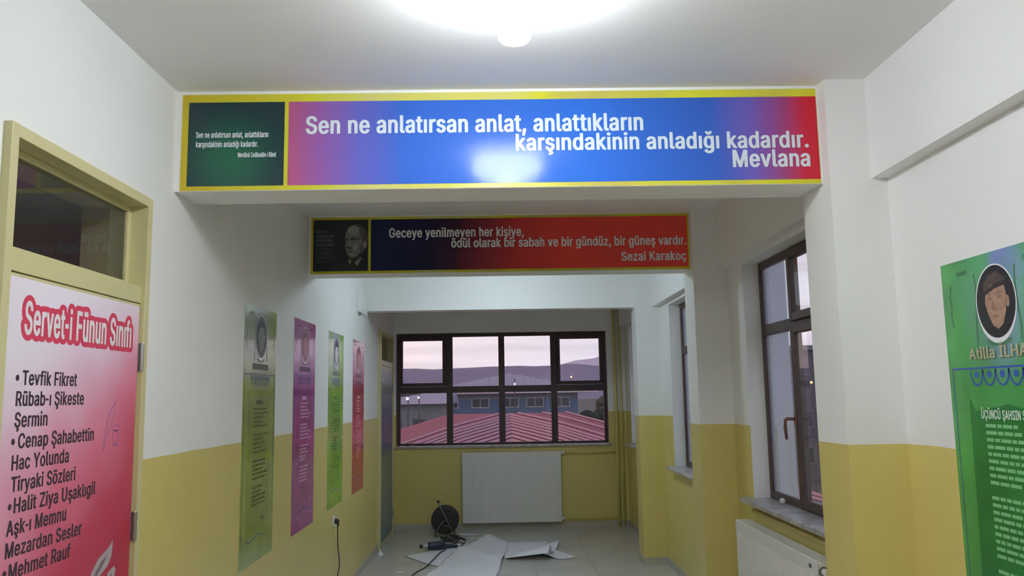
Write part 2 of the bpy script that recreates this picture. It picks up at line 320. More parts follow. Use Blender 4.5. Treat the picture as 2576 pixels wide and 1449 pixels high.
265,-19,233,-21,221,-21,185,-17,145,-3,133,-10,121,-12,53,-13,41,-12,32,-10,25,-6,21,-2,21,509,23,514,28,517,36,520],[221,60,229,61,237,64,250,72,264,85,
275,101,284,119,291,140,296,189,291,237,276,278,266,293,253,304,237,313,229,316,221,317,213,316,204,314,189,306,177,294,165,278,150,239,145,189,150,140,
157,117,166,98,177,83,190,72,204,64,213,61]]],"c":[429,[[210,-21,162,-17,122,-6,90,9,63,31,42,54,24,83,12,116,5,150,2,187,5,226,12,260,24,293,41,322,64,
346,91,367,123,384,162,394,206,397,242,396,278,388,307,377,333,362,353,346,371,325,384,304,394,276,391,271,382,267,322,251,306,249,289,250,279,254,274,
257,259,286,242,304,223,314,206,316,198,316,187,312,174,304,160,291,149,275,139,255,134,234,128,187,130,164,140,119,149,101,160,85,174,72,186,65,198,61,
206,60,225,64,243,73,260,91,274,122,282,126,294,129,306,130,318,129,378,114,390,109,395,102,385,75,372,52,355,33,334,15,310,1,278,-12,246,-18]]],"d":[457,
[[378,522,390,520,397,517,402,514,404,509,404,-2,400,-6,394,-9,386,-12,374,-13,306,-13,294,-10,286,-7,282,-3,278,-4,242,-16,202,-21,190,-21,150,-17,111,
-5,82,10,59,29,39,54,24,81,11,114,4,150,2,189,4,228,12,263,24,296,41,325,59,346,84,367,114,383,154,394,198,397,242,393,278,381,280,512,289,518,302,521],
[206,60,222,64,235,72,248,83,259,98,274,140,280,189,274,241,269,260,259,278,248,294,235,306,222,313,214,316,206,317,198,316,188,314,174,306,159,293,149,
278,140,258,134,237,128,189,134,140,150,99,160,85,174,72,188,64,194,62]]],"e":[437,[[206,397,234,396,258,392,287,384,310,374,329,362,348,346,364,328,378,
309,388,284,397,257,402,228,403,194,402,166,394,160,382,157,370,156,134,156,130,155,134,128,141,109,151,93,165,78,178,68,189,64,198,61,210,60,222,60,234,
63,244,68,255,78,266,91,277,111,283,114,294,117,310,118,325,116,386,101,393,98,397,93,384,60,366,36,348,20,328,7,306,-5,278,-14,246,-19,214,-21,166,-17,
126,-7,91,8,63,29,42,54,24,83,12,116,5,150,2,187,4,226,12,260,23,291,40,320,61,345,88,366,122,383,158,394],[132,234,274,234,266,267,253,289,235,307,218,
315,202,316,186,313,173,306,157,291,140,267,131,241]]],"f":[287,[[78,-13,66,-11,58,-9,51,-5,49,0,49,312,46,314,6,314,-6,315,-18,318,-23,322,-26,327,-26,
380,-20,387,-6,391,6,392,46,392,49,393,49,432,52,463,65,489,86,512,112,528,142,537,178,542,190,543,238,538,266,530,275,523,257,463,248,458,234,455,218,
456,198,460,190,458,184,455,177,442,174,419,174,393,178,392,238,391,250,388,258,384,260,379,260,327,254,319,238,315,174,314,173,-3,166,-9,150,-13]]],"g":[458,
[[206,317,198,316,189,314,173,306,161,294,150,280,134,239,128,193,134,145,141,125,154,101,172,83,184,76,194,74,206,72,222,75,236,81,255,99,269,124,275,
143,279,166,280,193,275,241,260,280,249,294,236,306,222,313,214,316],[378,392,390,390,397,387,402,384,404,379,404,-10,402,-41,395,-68,380,-94,364,-114,
340,-132,315,-144,282,-155,250,-161,202,-164,174,-162,141,-158,112,-149,79,-135,53,-115,34,-96,20,-71,20,-67,25,-62,77,-32,90,-29,106,-28,118,-30,128,-34,
152,-62,164,-71,175,-78,194,-83,210,-84,226,-82,238,-78,252,-70,267,-54,276,-32,278,8,246,-2,234,-5,194,-8,154,-5,114,5,87,20,61,37,40,62,24,86,11,119,
4,153,2,190,4,229,11,265,24,296,39,322,60,346,84,367,118,384,154,394,194,397,242,394,278,381,282,382,291,388,306,392]]],"h":[443,[[45,522,121,522,136,518,
145,512,146,384,148,382,181,392,193,395,229,397,257,396,272,393,296,387,323,375,343,361,358,344,372,323,382,299,387,271,389,240,389,0,387,-5,382,-8,373,
-11,365,-13,289,-13,273,-9,265,-3,264,234,261,262,255,283,243,299,229,310,217,315,209,315,201,314,186,309,170,297,157,280,149,255,146,226,145,-3,141,-7,
133,-10,125,-12,113,-13,45,-13,32,-10,22,-3,21,509,23,514,27,517,36,520]]],"i":[200,[[85,537,97,536,121,531,142,518,154,502,158,483,154,465,142,448,121,
436,97,431,85,430,73,431,48,436,40,439,29,447,13,465,9,483,13,502,26,518,40,528,48,531,73,536],[117,-13,45,-13,29,-9,21,-2,21,379,23,384,29,388,37,390,
49,392,122,392,137,388,142,385,146,380,146,0,144,-5,137,-9,129,-11]]],"k":[414,[[49,522,121,522,137,518,145,512,146,280,148,276,254,384,261,388,269,390,
281,392,365,392,382,388,391,382,389,374,235,216,403,3,404,-2,400,-6,393,-10,381,-12,289,-13,277,-11,266,-6,149,141,146,136,146,0,144,-5,135,-10,121,-13,
53,-13,41,-12,33,-10,25,-6,22,-3,21,509,23,514,29,518,37,520]]],"l":[222,[[53,522,113,522,125,521,140,516,146,510,147,78,151,66,169,67,181,66,193,63,200,
58,213,3,209,-4,197,-8,172,-13,141,-15,97,-11,64,1,42,18,31,34,23,58,21,84,21,510,24,515,30,518,41,521]]],"m":[643,[[37,390,53,392,117,392,133,389,145,
383,181,396,213,399,229,398,261,394,292,384,315,367,321,361,332,369,361,385,394,395,429,399,441,399,469,397,497,390,522,380,542,367,560,349,572,332,582,
309,587,283,589,255,589,0,585,-6,573,-11,557,-13,489,-13,473,-9,465,-3,464,254,461,276,454,294,445,306,429,314,417,317,409,316,400,312,388,302,377,288,
370,268,367,245,367,0,363,-6,353,-11,341,-13,273,-13,261,-12,253,-10,243,-3,242,260,237,286,223,306,209,315,197,316,184,312,169,301,157,286,149,265,146,
237,145,-3,135,-10,117,-13,49,-13,37,-11,25,-6,21,0,21,379,25,385]]],"n":[443,[[45,392,121,391,137,387,145,380,157,385,189,394,225,397,265,395,296,387,
320,377,341,362,358,344,372,323,382,299,387,271,389,240,389,0,387,-5,382,-8,373,-11,365,-13,289,-13,273,-9,265,-3,264,234,261,262,255,283,243,299,229,310,
217,315,209,315,201,314,186,309,170,297,157,280,149,255,146,226,145,-3,141,-7,133,-10,125,-12,113,-13,45,-13,32,-10,22,-3,21,379,23,384,27,387,36,390]]],
"o":[448,[[206,317,198,316,187,312,174,304,160,291,149,275,139,255,134,236,128,187,134,140,140,119,150,99,160,85,174,72,186,65,198,61,206,60,218,61,226,
64,241,72,255,85,266,99,282,140,287,187,282,234,267,275,255,291,241,304,226,313,218,316],[206,-21,162,-17,122,-6,90,9,63,31,42,54,24,83,12,116,5,150,2,
187,5,226,12,260,24,293,41,322,64,346,91,367,123,384,162,394,206,397,254,394,292,384,325,367,352,346,375,320,390,294,403,262,411,226,413,187,411,150,403,
114,390,81,373,54,353,31,326,9,293,-6,254,-17]]],"p":[457,[[221,60,229,61,237,64,250,72,264,84,275,101,284,119,291,140,296,188,291,237,276,278,265,293,
253,304,237,313,229,316,221,317,213,316,204,314,189,306,177,294,165,279,150,239,145,188,150,140,157,117,167,98,177,83,190,72,205,63,213,61],[45,-156,37,
-154,28,-151,23,-148,21,-143,21,380,29,388,45,392,121,391,137,387,145,381,185,393,233,397,273,394,312,382,341,367,365,346,385,323,402,294,413,262,420,228,
422,188,420,151,413,114,401,81,386,54,367,31,341,10,313,-5,273,-18,229,-21,185,-17,148,-5,146,-6,145,-146,137,-152,121,-156]]],"r":[292,[[49,-13,37,-11,
29,-9,23,-5,21,0,22,382,31,388,49,392,117,392,133,389,141,384,145,385,181,395,213,398,249,397,265,393,271,390,275,385,274,318,265,313,253,310,237,309,209,
313,197,311,185,307,169,296,157,281,149,260,146,236,145,-3,137,-9,121,-13]]],"s":[398,[[188,397,220,396,252,390,278,380,307,364,329,343,344,320,356,288,
351,283,344,280,284,266,272,264,256,265,244,268,237,273,227,294,213,310,200,317,188,319,176,318,159,310,145,296,141,276,144,260,153,249,168,241,192,233,
280,210,315,194,336,176,351,156,360,132,363,107,361,85,354,62,343,44,328,26,309,11,283,-3,252,-13,220,-19,180,-21,148,-19,116,-14,90,-6,66,5,46,20,31,34,
19,50,9,72,4,94,7,99,16,104,80,119,96,120,112,118,123,112,137,81,152,67,168,60,184,58,192,59,204,62,216,68,231,85,236,104,233,119,224,131,212,138,192,145,
128,160,96,171,67,184,41,205,27,224,18,249,15,275,18,297,24,317,34,335,50,353,69,367,91,379,116,388,152,395]]],"t":[260,[[62,484,130,484,142,482,152,479,
156,475,158,470,158,392,206,392,217,391,231,386,236,380,236,328,232,321,226,318,214,315,162,314,158,313,158,98,160,77,165,68,170,64,174,63,194,67,210,67,
226,63,233,58,245,1,239,-6,226,-10,202,-15,170,-17,126,-13,90,-2,63,15,46,38,36,63,33,94,33,313,30,314,2,314,-10,316,-20,319,-26,326,-26,381,-18,388,-7,
391,32,392,33,472,37,477,43,480,50,482]]],"u":[443,[[365,-13,289,-12,273,-8,265,0,253,-5,229,-13,217,-16,181,-18,145,-15,115,-8,90,3,68,18,51,36,37,57,
28,81,22,109,21,138,21,380,29,388,44,392,121,392,136,388,145,382,146,144,148,118,155,97,167,79,181,69,191,65,201,64,210,65,223,70,237,81,252,101,261,123,
264,154,265,382,269,386,277,389,285,391,297,392,365,392,379,388,387,383,389,378,389,0,387,-5,382,-8]]],"v":[422,[[161,-13,149,-12,141,-9,135,-6,131,-2,
-15,377,-14,382,-11,385,-3,389,5,391,17,392,89,392,105,389,114,384,193,167,197,170,275,384,283,388,297,392,377,392,389,390,397,387,402,382,403,377,257,
-3,249,-9,233,-13]]],"y":[422,[[89,-158,53,-155,29,-150,17,-144,15,-137,31,-82,39,-77,53,-73,65,-73,93,-75,100,-69,110,-54,130,0,-14,377,-14,382,-11,385,
-3,389,5,391,17,392,89,392,105,389,114,383,193,167,197,170,275,383,282,388,297,392,377,392,389,390,397,386,402,382,402,377,236,-59,222,-88,206,-113,187,
-130,165,-144,129,-155]]],"z":[413,[[342,391,358,387,365,380,364,328,167,70,170,69,342,69,354,67,362,65,368,62,371,57,370,-3,360,-10,342,-13,34,-13,18,
-9,10,-2,11,49,212,309,206,310,46,310,34,311,26,314,20,317,16,322,16,379,18,384,30,390,46,392]]],"Ç":[543,[[228,-159,216,-158,208,-156,200,-152,197,-149,
197,-107,204,-101,216,-98,264,-96,269,-88,266,-81,260,-79,228,-78,220,-76,212,-72,208,-66,215,-16,164,-2,123,18,89,44,62,75,39,112,21,156,12,202,8,255,
12,306,22,354,38,395,60,431,89,463,123,491,164,510,212,524,268,529,300,527,328,523,360,514,388,504,409,493,429,478,448,461,465,442,479,421,491,398,505,
346,496,339,480,335,408,335,392,337,383,340,377,345,369,371,358,392,345,408,330,421,312,432,293,439,280,442,268,443,252,441,232,436,210,424,190,408,173,
389,157,363,145,330,138,294,135,254,138,213,145,179,156,148,172,120,192,98,211,83,230,73,252,68,268,66,280,67,296,71,312,77,330,88,345,101,358,117,369,
138,377,163,386,169,396,172,404,173,480,173,490,171,499,168,503,164,505,159,490,109,466,68,449,47,412,18,388,5,360,-5,332,-13,317,-16,315,-18,316,-23,333,
-27,360,-40,375,-62,380,-88,375,-115,358,-136,335,-149,304,-157,272,-159]]],"Ö":[566,[[268,66,284,67,300,72,321,82,342,99,361,120,376,146,388,178,396,214,
398,255,396,294,388,331,377,362,362,388,343,409,320,427,300,437,284,441,268,442,252,441,236,437,210,425,190,409,172,388,157,362,145,331,138,294,135,255,
138,214,145,178,156,147,172,121,191,99,212,83,232,73,248,68],[268,-20,212,-15,164,-2,124,17,89,45,61,76,39,112,22,154,12,203,8,255,12,305,21,354,39,396,
61,432,88,463,124,492,164,510,212,524,268,529,320,524,368,511,412,490,446,463,472,433,495,396,512,354,522,305,525,255,522,203,511,154,495,112,473,76,445,
45,410,17,368,-3,320,-15],[376,565,352,560,340,559,328,560,303,565,296,568,280,580,270,594,268,601,254,580,231,565,208,560,192,559,168,563,156,566,136,
581,127,594,123,612,126,630,136,645,158,659,184,665,196,666,208,665,232,660,253,646,268,623,270,632,281,646,297,658,304,660,328,665,340,666,352,665,377,
659,399,645,408,630,411,612,407,594,398,580]]],"Ü":[550,[[368,659,389,645,399,631,403,613,400,595,390,580,368,566,344,560,332,559,320,560,296,565,288,568,
273,579,261,595,260,601,245,579,224,565,200,560,188,559,176,560,150,566,127,580,117,595,114,611,118,631,127,644,148,659,160,662,184,666,200,665,224,660,
246,645,260,623,262,631,272,645,294,660,320,665,332,666,344,665],[52,522,132,522,146,518,155,512,156,179,158,156,164,135,172,116,183,99,196,87,212,76,228,
69,244,66,256,65,276,66,288,69,306,76,321,86,334,99,345,116,359,156,361,179,362,512,368,517,376,520,396,522,464,522,480,518,488,512,489,172,486,140,478,
106,464,76,444,50,418,26,388,7,356,-7,346,-10,304,-19,260,-21,208,-18,166,-8,130,7,97,28,73,50,54,76,39,106,31,140,28,172,28,509,30,514,35,517,43,520]]],
"â":[422,[[158,-22,126,-19,94,-13,70,-4,50,7,30,25,17,41,6,61,0,82,-2,108,2,139,11,163,29,184,52,201,77,212,110,222,166,232,218,239,236,243,244,257,241,
277,236,293,226,306,214,314,206,317,198,318,182,316,173,313,149,296,127,267,118,263,102,261,90,262,82,263,22,281,12,285,9,292,20,316,34,335,50,352,70,366,
93,378,114,385,134,391,166,396,194,397,250,391,286,381,314,366,335,348,353,322,362,301,367,279,369,251,369,-1,362,-8,346,-12,270,-13,254,-9,246,-4,235,
-9,206,-17],[154,542,222,542,234,540,246,535,330,441,331,435,328,430,322,426,314,424,302,422,238,422,222,424,209,430,190,452,186,450,169,430,162,426,154,
423,142,422,78,422,62,424,53,428,48,433,49,441,130,534,139,539],[242,164,186,156,158,149,146,144,133,134,127,123,124,106,126,88,133,76,142,67,151,62,162,
59,170,59,186,61,202,67,218,79,231,95,240,116,244,137,244,162]]],"ç":[429,[[166,-156,148,-153,138,-146,138,-104,146,-98,158,-95,206,-93,210,-84,207,-76,
202,-75,170,-74,160,-72,154,-68,150,-62,156,-16,122,-6,90,9,64,29,42,54,24,83,12,114,5,150,2,188,5,226,12,260,24,292,41,322,64,346,90,367,122,384,162,394,
206,397,242,396,278,388,307,377,333,362,353,346,371,325,384,304,394,276,389,270,378,266,318,251,306,249,294,250,282,252,274,257,259,286,242,304,223,314,
206,316,198,316,187,312,173,304,160,291,140,257,130,211,128,187,134,141,140,119,150,99,160,84,174,72,186,65,198,61,206,60,224,63,243,73,261,93,274,121,
279,125,289,128,306,130,322,128,383,112,392,107,395,102,385,75,371,52,353,31,334,15,310,1,282,-11,258,-16,256,-18,258,-21,274,-24,301,-37,316,-58,321,-84,
316,-112,300,-133,294,-138,274,-146,246,-153,214,-156]]],"î":[200,[[46,542,118,542,131,540,141,535,224,440,223,431,218,427,210,424,194,422,130,422,118,
423,110,426,104,429,86,450,82,452,62,429,56,426,46,423,34,422,-30,422,-43,424,-54,429,-58,434,-56,442,24,533,31,538],[50,-13,38,-11,30,-9,23,-5,21,0,21,
380,25,385,30,388,45,392,118,392,130,390,138,388,144,384,146,379,146,-2,138,-9,122,-13]]],"ö":[448,[[206,317,198,316,187,312,174,304,160,291,149,275,139,
255,134,236,128,187,134,140,140,119,150,99,160,85,174,72,186,65,198,61,206,60,218,61,226,64,241,72,255,85,266,99,282,140,287,187,282,234,267,275,255,291,
241,304,226,313,218,316],[98,529,122,535,134,536,146,535,170,530,194,517,204,502,206,494,221,517,238,528,246,531,270,535,282,536,306,532,318,529,339,515,
349,501,352,483,349,466,339,452,318,437,307,434,282,430,268,431,245,436,237,439,221,450,206,472,204,465,194,450,178,439,170,436,146,431,134,430,106,434,
96,437,76,452,66,466,63,483,66,501,76,515],[206,-21,162,-17,122,-6,90,9,63,31,42,54,24,83,12,116,5,150,2,187,5,226,12,260,24,293,41,322,64,346,91,367,123,
384,162,394,206,397,254,394,292,384,325,367,352,346,375,320,390,294,403,262,411,226,413,187,411,150,403,114,390,81,373,54,353,31,326,9,293,-6,254,-17]]],
"û":[443,[[365,-13,289,-12,273,-8,265,0,253,-5,229,-13,217,-16,181,-18,145,-15,115,-8,90,3,68,18,51,36,37,57,28,81,22,109,21,138,21,380,29,388,44,392,121,
392,136,388,145,382,146,144,148,118,155,97,167,79,181,69,191,65,201,64,210,65,223,70,237,81,252,101,261,123,264,154,265,382,269,386,277,389,285,391,297,
392,365,392,379,388,387,383,389,378,389,0,387,-5,382,-8],[241,542,257,538,265,533,345,442,346,434,342,429,331,424,317,422,253,422,241,423,231,426,225,429,
205,453,185,430,173,424,157,422,93,422,81,424,73,426,66,430,65,441,149,536,161,540,173,542]]],"ü":[443,[[365,-13,289,-12,273,-8,265,0,253,-5,229,-13,217,
-16,181,-18,145,-15,115,-8,90,3,68,18,51,36,37,57,28,81,22,109,21,138,21,380,29,388,44,392,121,392,136,388,145,382,146,144,148,118,155,97,167,79,181,69,
191,65,201,64,210,65,223,70,237,81,252,101,261,123,264,154,265,382,269,386,277,389,285,391,297,392,365,392,379,388,387,383,389,378,389,0,387,-5,382,-8],
[313,530,331,520,336,515,346,500,349,482,346,466,336,452,315,437,289,431,277,430,265,431,241,436,235,439,218,450,207,466,205,477,202,466,193,452,172,437,
145,431,133,430,121,431,97,436,73,452,64,466,61,482,64,500,73,515,77,519,97,530,121,535,133,536,145,535,170,530,192,517,202,500,205,489,208,502,218,517,
240,530,265,535,277,536,289,535]]],"ğ":[458,[[206,317,198,316,189,314,173,306,161,294,150,280,134,239,128,193,134,145,141,125,154,101,172,83,184,76,194,
74,206,72,222,75,236,81,255,99,269,124,275,143,279,166,280,193,275,241,260,280,249,294,236,306,222,313,214,316],[378,392,390,390,397,387,402,384,404,379,
404,-10,402,-41,395,-68,380,-94,364,-114,340,-132,315,-144,282,-155,250,-161,202,-164,174,-162,141,-158,112,-149,79,-135,53,-115,34,-96,20,-71,20,-67,25,
-62,77,-32,90,-29,106,-28,118,-30,128,-34,152,-62,164,-71,175,-78,194,-83,210,-84,226,-82,238,-78,252,-70,267,-54,276,-32,278,8,246,-2,234,-5,194,-8,154,
-5,114,5,87,20,61,37,40,62,24,86,11,119,4,153,2,190,4,229,11,265,24,296,39,322,60,346,84,367,118,384,154,394,194,397,242,394,278,381,282,382,291,388,306,
392],[206,420,170,423,158,426,128,439,105,457,88,478,77,504,75,532,82,538,94,541,106,542,154,542,166,540,174,538,182,532,187,509,196,496,202,492,206,492,
214,497,223,510,228,533,238,539,254,542,310,542,326,538,334,533,336,528,332,502,321,478,304,455,282,439,251,426,242,424]]],"İ":[333,[[27,-13,10,-10,3,-6,
-1,-2,0,60,10,67,23,70,83,70,86,72,86,437,83,439,23,439,11,442,2,447,-1,452,0,512,9,518,27,522,275,522,291,518,297,515,301,510,300,448,291,443,279,440,
215,439,215,72,219,70,279,69,291,66,299,62,301,57,301,-2,297,-6,291,-9,283,-12,271,-13],[151,559,139,560,115,565,93,577,79,595,76,613,80,630,91,647,107,
657,115,660,139,665,151,666,163,665,187,660,207,648,221,630,225,613,222,595,207,577,187,565,163,560]]],"ı":[200,[[117,-13,45,-13,29,-9,21,-2,21,379,23,
384,29,388,37,390,49,392,122,392,137,388,142,385,146,380,146,0,144,-5,137,-9,129,-11]]],"Ş":[480,[[186,-156,174,-155,166,-153,158,-150,155,-146,155,-104,
162,-98,174,-95,222,-93,226,-84,223,-76,218,-75,186,-74,176,-72,170,-68,166,-62,170,-18,138,-12,105,0,75,16,51,36,33,57,19,81,10,107,6,136,8,141,12,145,
21,148,30,150,106,150,118,149,126,146,135,140,142,112,154,92,170,78,186,70,206,64,226,62,238,63,262,69,282,80,298,96,309,115,314,140,310,159,301,176,288,
187,271,197,226,212,162,230,122,244,86,262,56,284,37,309,24,340,20,372,22,401,31,429,44,452,62,473,86,491,112,505,146,518,186,526,226,529,270,526,306,519,
339,507,367,491,390,473,407,453,421,431,430,405,432,375,424,369,406,365,334,365,318,368,307,374,300,400,290,416,274,430,254,440,242,444,222,445,206,443,
190,439,174,429,160,414,150,395,147,375,151,354,162,338,175,327,193,317,230,304,282,290,334,273,361,260,388,244,409,224,427,200,439,162,440,138,438,110,
430,84,417,60,399,37,376,18,346,2,314,-10,273,-20,290,-24,318,-37,332,-58,337,-84,332,-112,316,-133,294,-145,262,-153,230,-156]]],"ş":[398,[[144,-156,126,
-153,116,-146,116,-104,124,-98,136,-95,184,-93,188,-84,185,-76,180,-75,148,-74,138,-72,130,-67,128,-62,134,-18,116,-14,88,-6,66,5,48,18,31,34,18,52,9,72,
4,96,9,101,16,104,76,118,92,120,108,119,118,115,124,111,136,83,152,67,168,60,184,58,192,59,204,62,215,68,231,84,236,104,233,119,225,130,212,138,192,145,
128,160,96,171,65,185,42,203,27,224,18,247,15,275,17,297,24,317,34,335,50,353,68,367,92,379,120,389,152,395,188,397,220,396,252,390,279,380,305,366,330,
343,344,320,355,292,355,288,351,283,344,280,284,266,272,264,256,265,245,268,238,273,227,294,213,310,200,317,188,319,176,318,159,310,145,296,141,276,144,
260,154,249,168,241,192,233,280,210,315,193,336,176,351,156,360,132,363,106,361,84,355,63,343,44,328,26,309,11,284,-3,256,-12,237,-16,234,-18,236,-21,252,
-24,279,-37,294,-58,299,-84,294,-112,278,-133,256,-145,224,-153,192,-156]]]}
TITLE_EDGE = [[6983,-5,6959,-71,6919,-118,6853,-154,6787,-165,6699,-163,6633,-145,6545,-165,6413,-150,6347,-164,6083,-165,5995,-147,5929,-164,5665,-165,5555,-132,5467,
-168,5357,-180,5291,-171,5203,-136,5137,-84,5071,1,5044,-71,5007,-115,4895,-164,4785,-163,4741,-150,4653,-165,4521,-155,4279,-174,4147,-134,4059,-165,3949,
-163,3905,-149,3817,-165,3685,-155,3443,-174,3311,-134,3245,-79,3179,7,3165,-49,3117,-115,3003,-165,2849,-150,2761,-81,2739,-82,2695,-127,2629,-158,2475,
-161,2387,-116,2343,-55,2255,-137,2123,-172,2033,-159,1947,-115,1815,-171,1727,-179,1639,-161,1529,-95,1507,-96,1419,-155,1287,-165,1199,-139,1133,-77,
1068,-137,1001,-163,891,-164,803,-138,715,-172,627,-178,539,-159,429,-98,297,-169,187,-180,77,-156,-11,-104,-77,-32,-126,61,-159,193,-165,281,-147,347,
-86,435,-127,523,-146,611,-149,765,-116,897,-54,1007,55,1100,187,1136,297,1125,402,1073,473,1003,539,887,693,897,803,861,869,888,1045,902,1243,891,1331,
864,1419,892,1529,889,1595,865,1705,898,1815,890,1859,976,1918,1029,1991,1055,2101,1056,2167,1035,2231,985,2264,919,2272,853,2321,798,2318,941,2348,1029,
2409,1103,2497,1145,2563,1151,2629,1136,2673,1115,2761,1039,2819,1095,2893,1123,3223,1125,3289,1114,3377,1147,3553,1150,3641,1128,3714,1073,3755,1007,3783,
897,3795,891,3971,896,4059,863,4147,891,4323,876,4389,891,4521,882,4807,896,4917,849,5005,750,5054,897,5115,1006,5203,1087,5291,1125,5401,1136,5533,1099,
5640,1007,5709,892,5797,884,6039,899,6171,864,6298,897,6353,1029,6435,1114,6501,1146,6611,1161,6699,1141,6787,1082,6830,1007,6828,897,6919,845,6974,765,
6985,699]]
WY = .013; CAP = .509 + 2*WY
_tm = {}
def fill_mesh(contours):
    cu = bpy.data.curves.new('lettering', 'CURVE'); cu.dimensions = '2D'; cu.fill_mode = 'BOTH'
    for c in contours:
        sp = cu.splines.new('POLY'); sp.points.add(len(c)-1); sp.use_cyclic_u = True
        for i, p in enumerate(c): sp.points[i].co = (p[0], p[1], 0, 1)
    o = bpy.data.objects.new('t', cu); C.objects.link(o)
    dg = bpy.context.evaluated_depsgraph_get(); dg.update()
    me = bpy.data.meshes.new_from_object(o.evaluated_get(dg))
    bpy.data.objects.remove(o); bpy.data.curves.remove(cu)
    return me
def text_mesh(txt):
    """one mesh for each word, all in the line's own coordinates"""
    if txt in _tm: return _tm[txt]
    words, cs_, x, last = [], [], 0, -9
    for ch in txt + ' ':
        adv, cs = GLYPH[ch]
        if ch == ' ' and cs_: words.append(fill_mesh(cs_)); cs_ = []
        if cs:      # letters never touch
            x = max(x, last + .012 - min(v for c in cs for v in c[::2])/1000); last = x + max(v for c in cs for v in c[::2])/1000
        cs_ += [[(x + c[2*i]/1000, c[2*i+1]/1000 + WY) for i in range(len(c)//2)] for c in cs]; x += adv/1000
    _tm[txt] = words
    return words
def rect(a0, b0, a1, b1): return [(a0, b0), (a1, b0), (a1, b1), (a0, b1)]
def ell(a, b, ra, rb, n=40, t0=0, t1=360, rot=0):
    c, s_ = math.cos(R(rot)), math.sin(R(rot)); o = []
    for k in range(n):
        t = R(t0 + (t1-t0)*k/(n if t1-t0 == 360 else n-1)); x, y = ra*math.cos(t), rb*math.sin(t)
        o.append((a + x*c - y*s_, b + x*s_ + y*c))
    return o
def ring(a, b, ra, rb, w, n=40, wb=None):
    o = []
    for k in range(n):
        t, t2 = 2*math.pi*k/n, 2*math.pi*(k+1)/n
        wk = w; 
        o.append([(a+ra*math.cos(t), b+rb*math.sin(t)), (a+(ra+wk)*math.cos(t), b+(rb+wk)*math.sin(t)-(wb or 0)*max(0,-math.sin(t))), (a+(ra+wk)*math.cos(t2), b+(rb+wk)*math.sin(t2)-(wb or 0)*max(0,-math.sin(t2))), (a+ra*math.cos(t2), b+rb*math.sin(t2))])
    return o
def stroke(pts, w):
    o = []
    for (a, b), (c, d) in zip(pts, pts[1:]):
        l = math.hypot(c-a, d-b) or 1; x, y = -(d-b)/l*w/2, (c-a)/l*w/2
        o.append([(a+x, b+y), (a-x, b-y), (c-x, d-y), (c+x, d+y)])
    return o

# ------------------------------------------------------------------ dimensions
XL, XU, XI, XP, H = -1.349, 1.560, 1.626, 1.387, 2.953
XO = 1.80                      # outer face of the right wall
YE = 10.69                     # inner face of the end wall
YB = -6.0
PIL = [(3.321, 3.628), (5.772, 6.058), (8.283, 8.545)]
BEAM = [(3.393, 3.628, 2.520), (5.847, 6.058, 2.532), (8.372, 8.545, 2.527)]
WIN2 = (3.98, 5.405, .975, 2.500)
WIN3 = (6.50, 7.812, .975, 2.495)
WIN4 = (8.98, 10.29, 1.05, 2.50)

# ------------------------------------------------------------------ structure
fl = BX('floor', M_GROUT, [(XL-.25, XO, YB-.2, YE+.25, -.12, -.004)], kind='structure')
TS = .568
tile_me = {}
ix = 0
x = .325 - TS*3
while x < XO:
    y = 7.62
    x0, x1 = max(x+.0012, XL+.0005), min(x+TS-.0012, XI+.06)
    if x1 - x0 > .02:
        for jy in range(-24, 6):
            y0 = 7.62 + jy*TS; y1 = min(y0+TS, YE-.001); 
            if y1-y0 < .02 or y0 < YB: continue
            key = (round(x1-x0, 3), round(y1-y0, 3))
            if key not in tile_me:
                bm = bmesh.new(); box(bm, 0, x1-x0, .0012, y1-y0-.0012, -.004, 0)
                bmesh.ops.recalc_face_normals(bm, faces=bm.faces)
                me = bpy.data.meshes.new('tile'); bm.to_mesh(me); bm.free(); me.materials.append(M_TILE); tile_me[key] = me
            o = bpy.data.objects.new('tile', tile_me[key]); C.objects.link(o); o.location = (x0, y0, 0); o.parent = fl
    x += TS
BX('ceiling', M_CEIL, [(XL-.25, XO, YB-.2, YE+.25, H, H+.15)], kind='structure')

D1 = (2.228, 3.120, 2.405); D2 = (9.30, 10.43, 2.385)
W0, W1 = XL-.22, XL
BX('wall_left', M_WALL, [(W0, W1, YB, D1[0], 0, H), (W0, W1, D1[0], D1[1], D1[2], H), (W0, W1, D1[1], D2[0], 0, H),
                         (W0, W1, D2[0], D2[1], D2[2], H), (W0, W1, D2[1], YE+.2, 0, H)], kind='structure')
segs = []; y = YB
for w in (WIN2, WIN3, WIN4):
    segs += [(XI, XO, y, w[0], 0, 2.522), (XI, XO, w[0], w[1], 0, w[2]-.03), (XI, XO, w[0], w[1], w[3], 2.522)]; y = w[1]
segs += [(XI, XO, y, YE+.2, 0, 2.522)]
BX('wall_right', M_WALL, segs, kind='structure')
BX('trim_1', M_WHITE, [(XU, XO, YB, YE+.2, 2.522, H)], kind='structure', label='white upper wall band overhanging the window bays on the right')
for a, b in PIL:
    BX('pillar', M_WALL, [(XP, XO, a, b, 0, H)], kind='structure')
for a, b, z in BEAM:
    BX('ceiling_beam', M_WHITE, [(XL, XP, a, b, z, H)], kind='structure')
EW = (-1.325, 1.395, 1.03, 2.468)
BX('wall_end', M_WALL, [(XL-.2, EW[0], YE, YE+.22, 0, H), (EW[1], XO, YE, YE+.22, 0, H), (EW[0], EW[1], YE, YE+.22, 0, EW[2]-.028),
                        (EW[0], EW[1], YE, YE+.22, EW[3], H)], kind='structure')
BX('wall_back', M_WALL, [(XL, XU, YB-.2, YB, 0, H)], kind='structure')
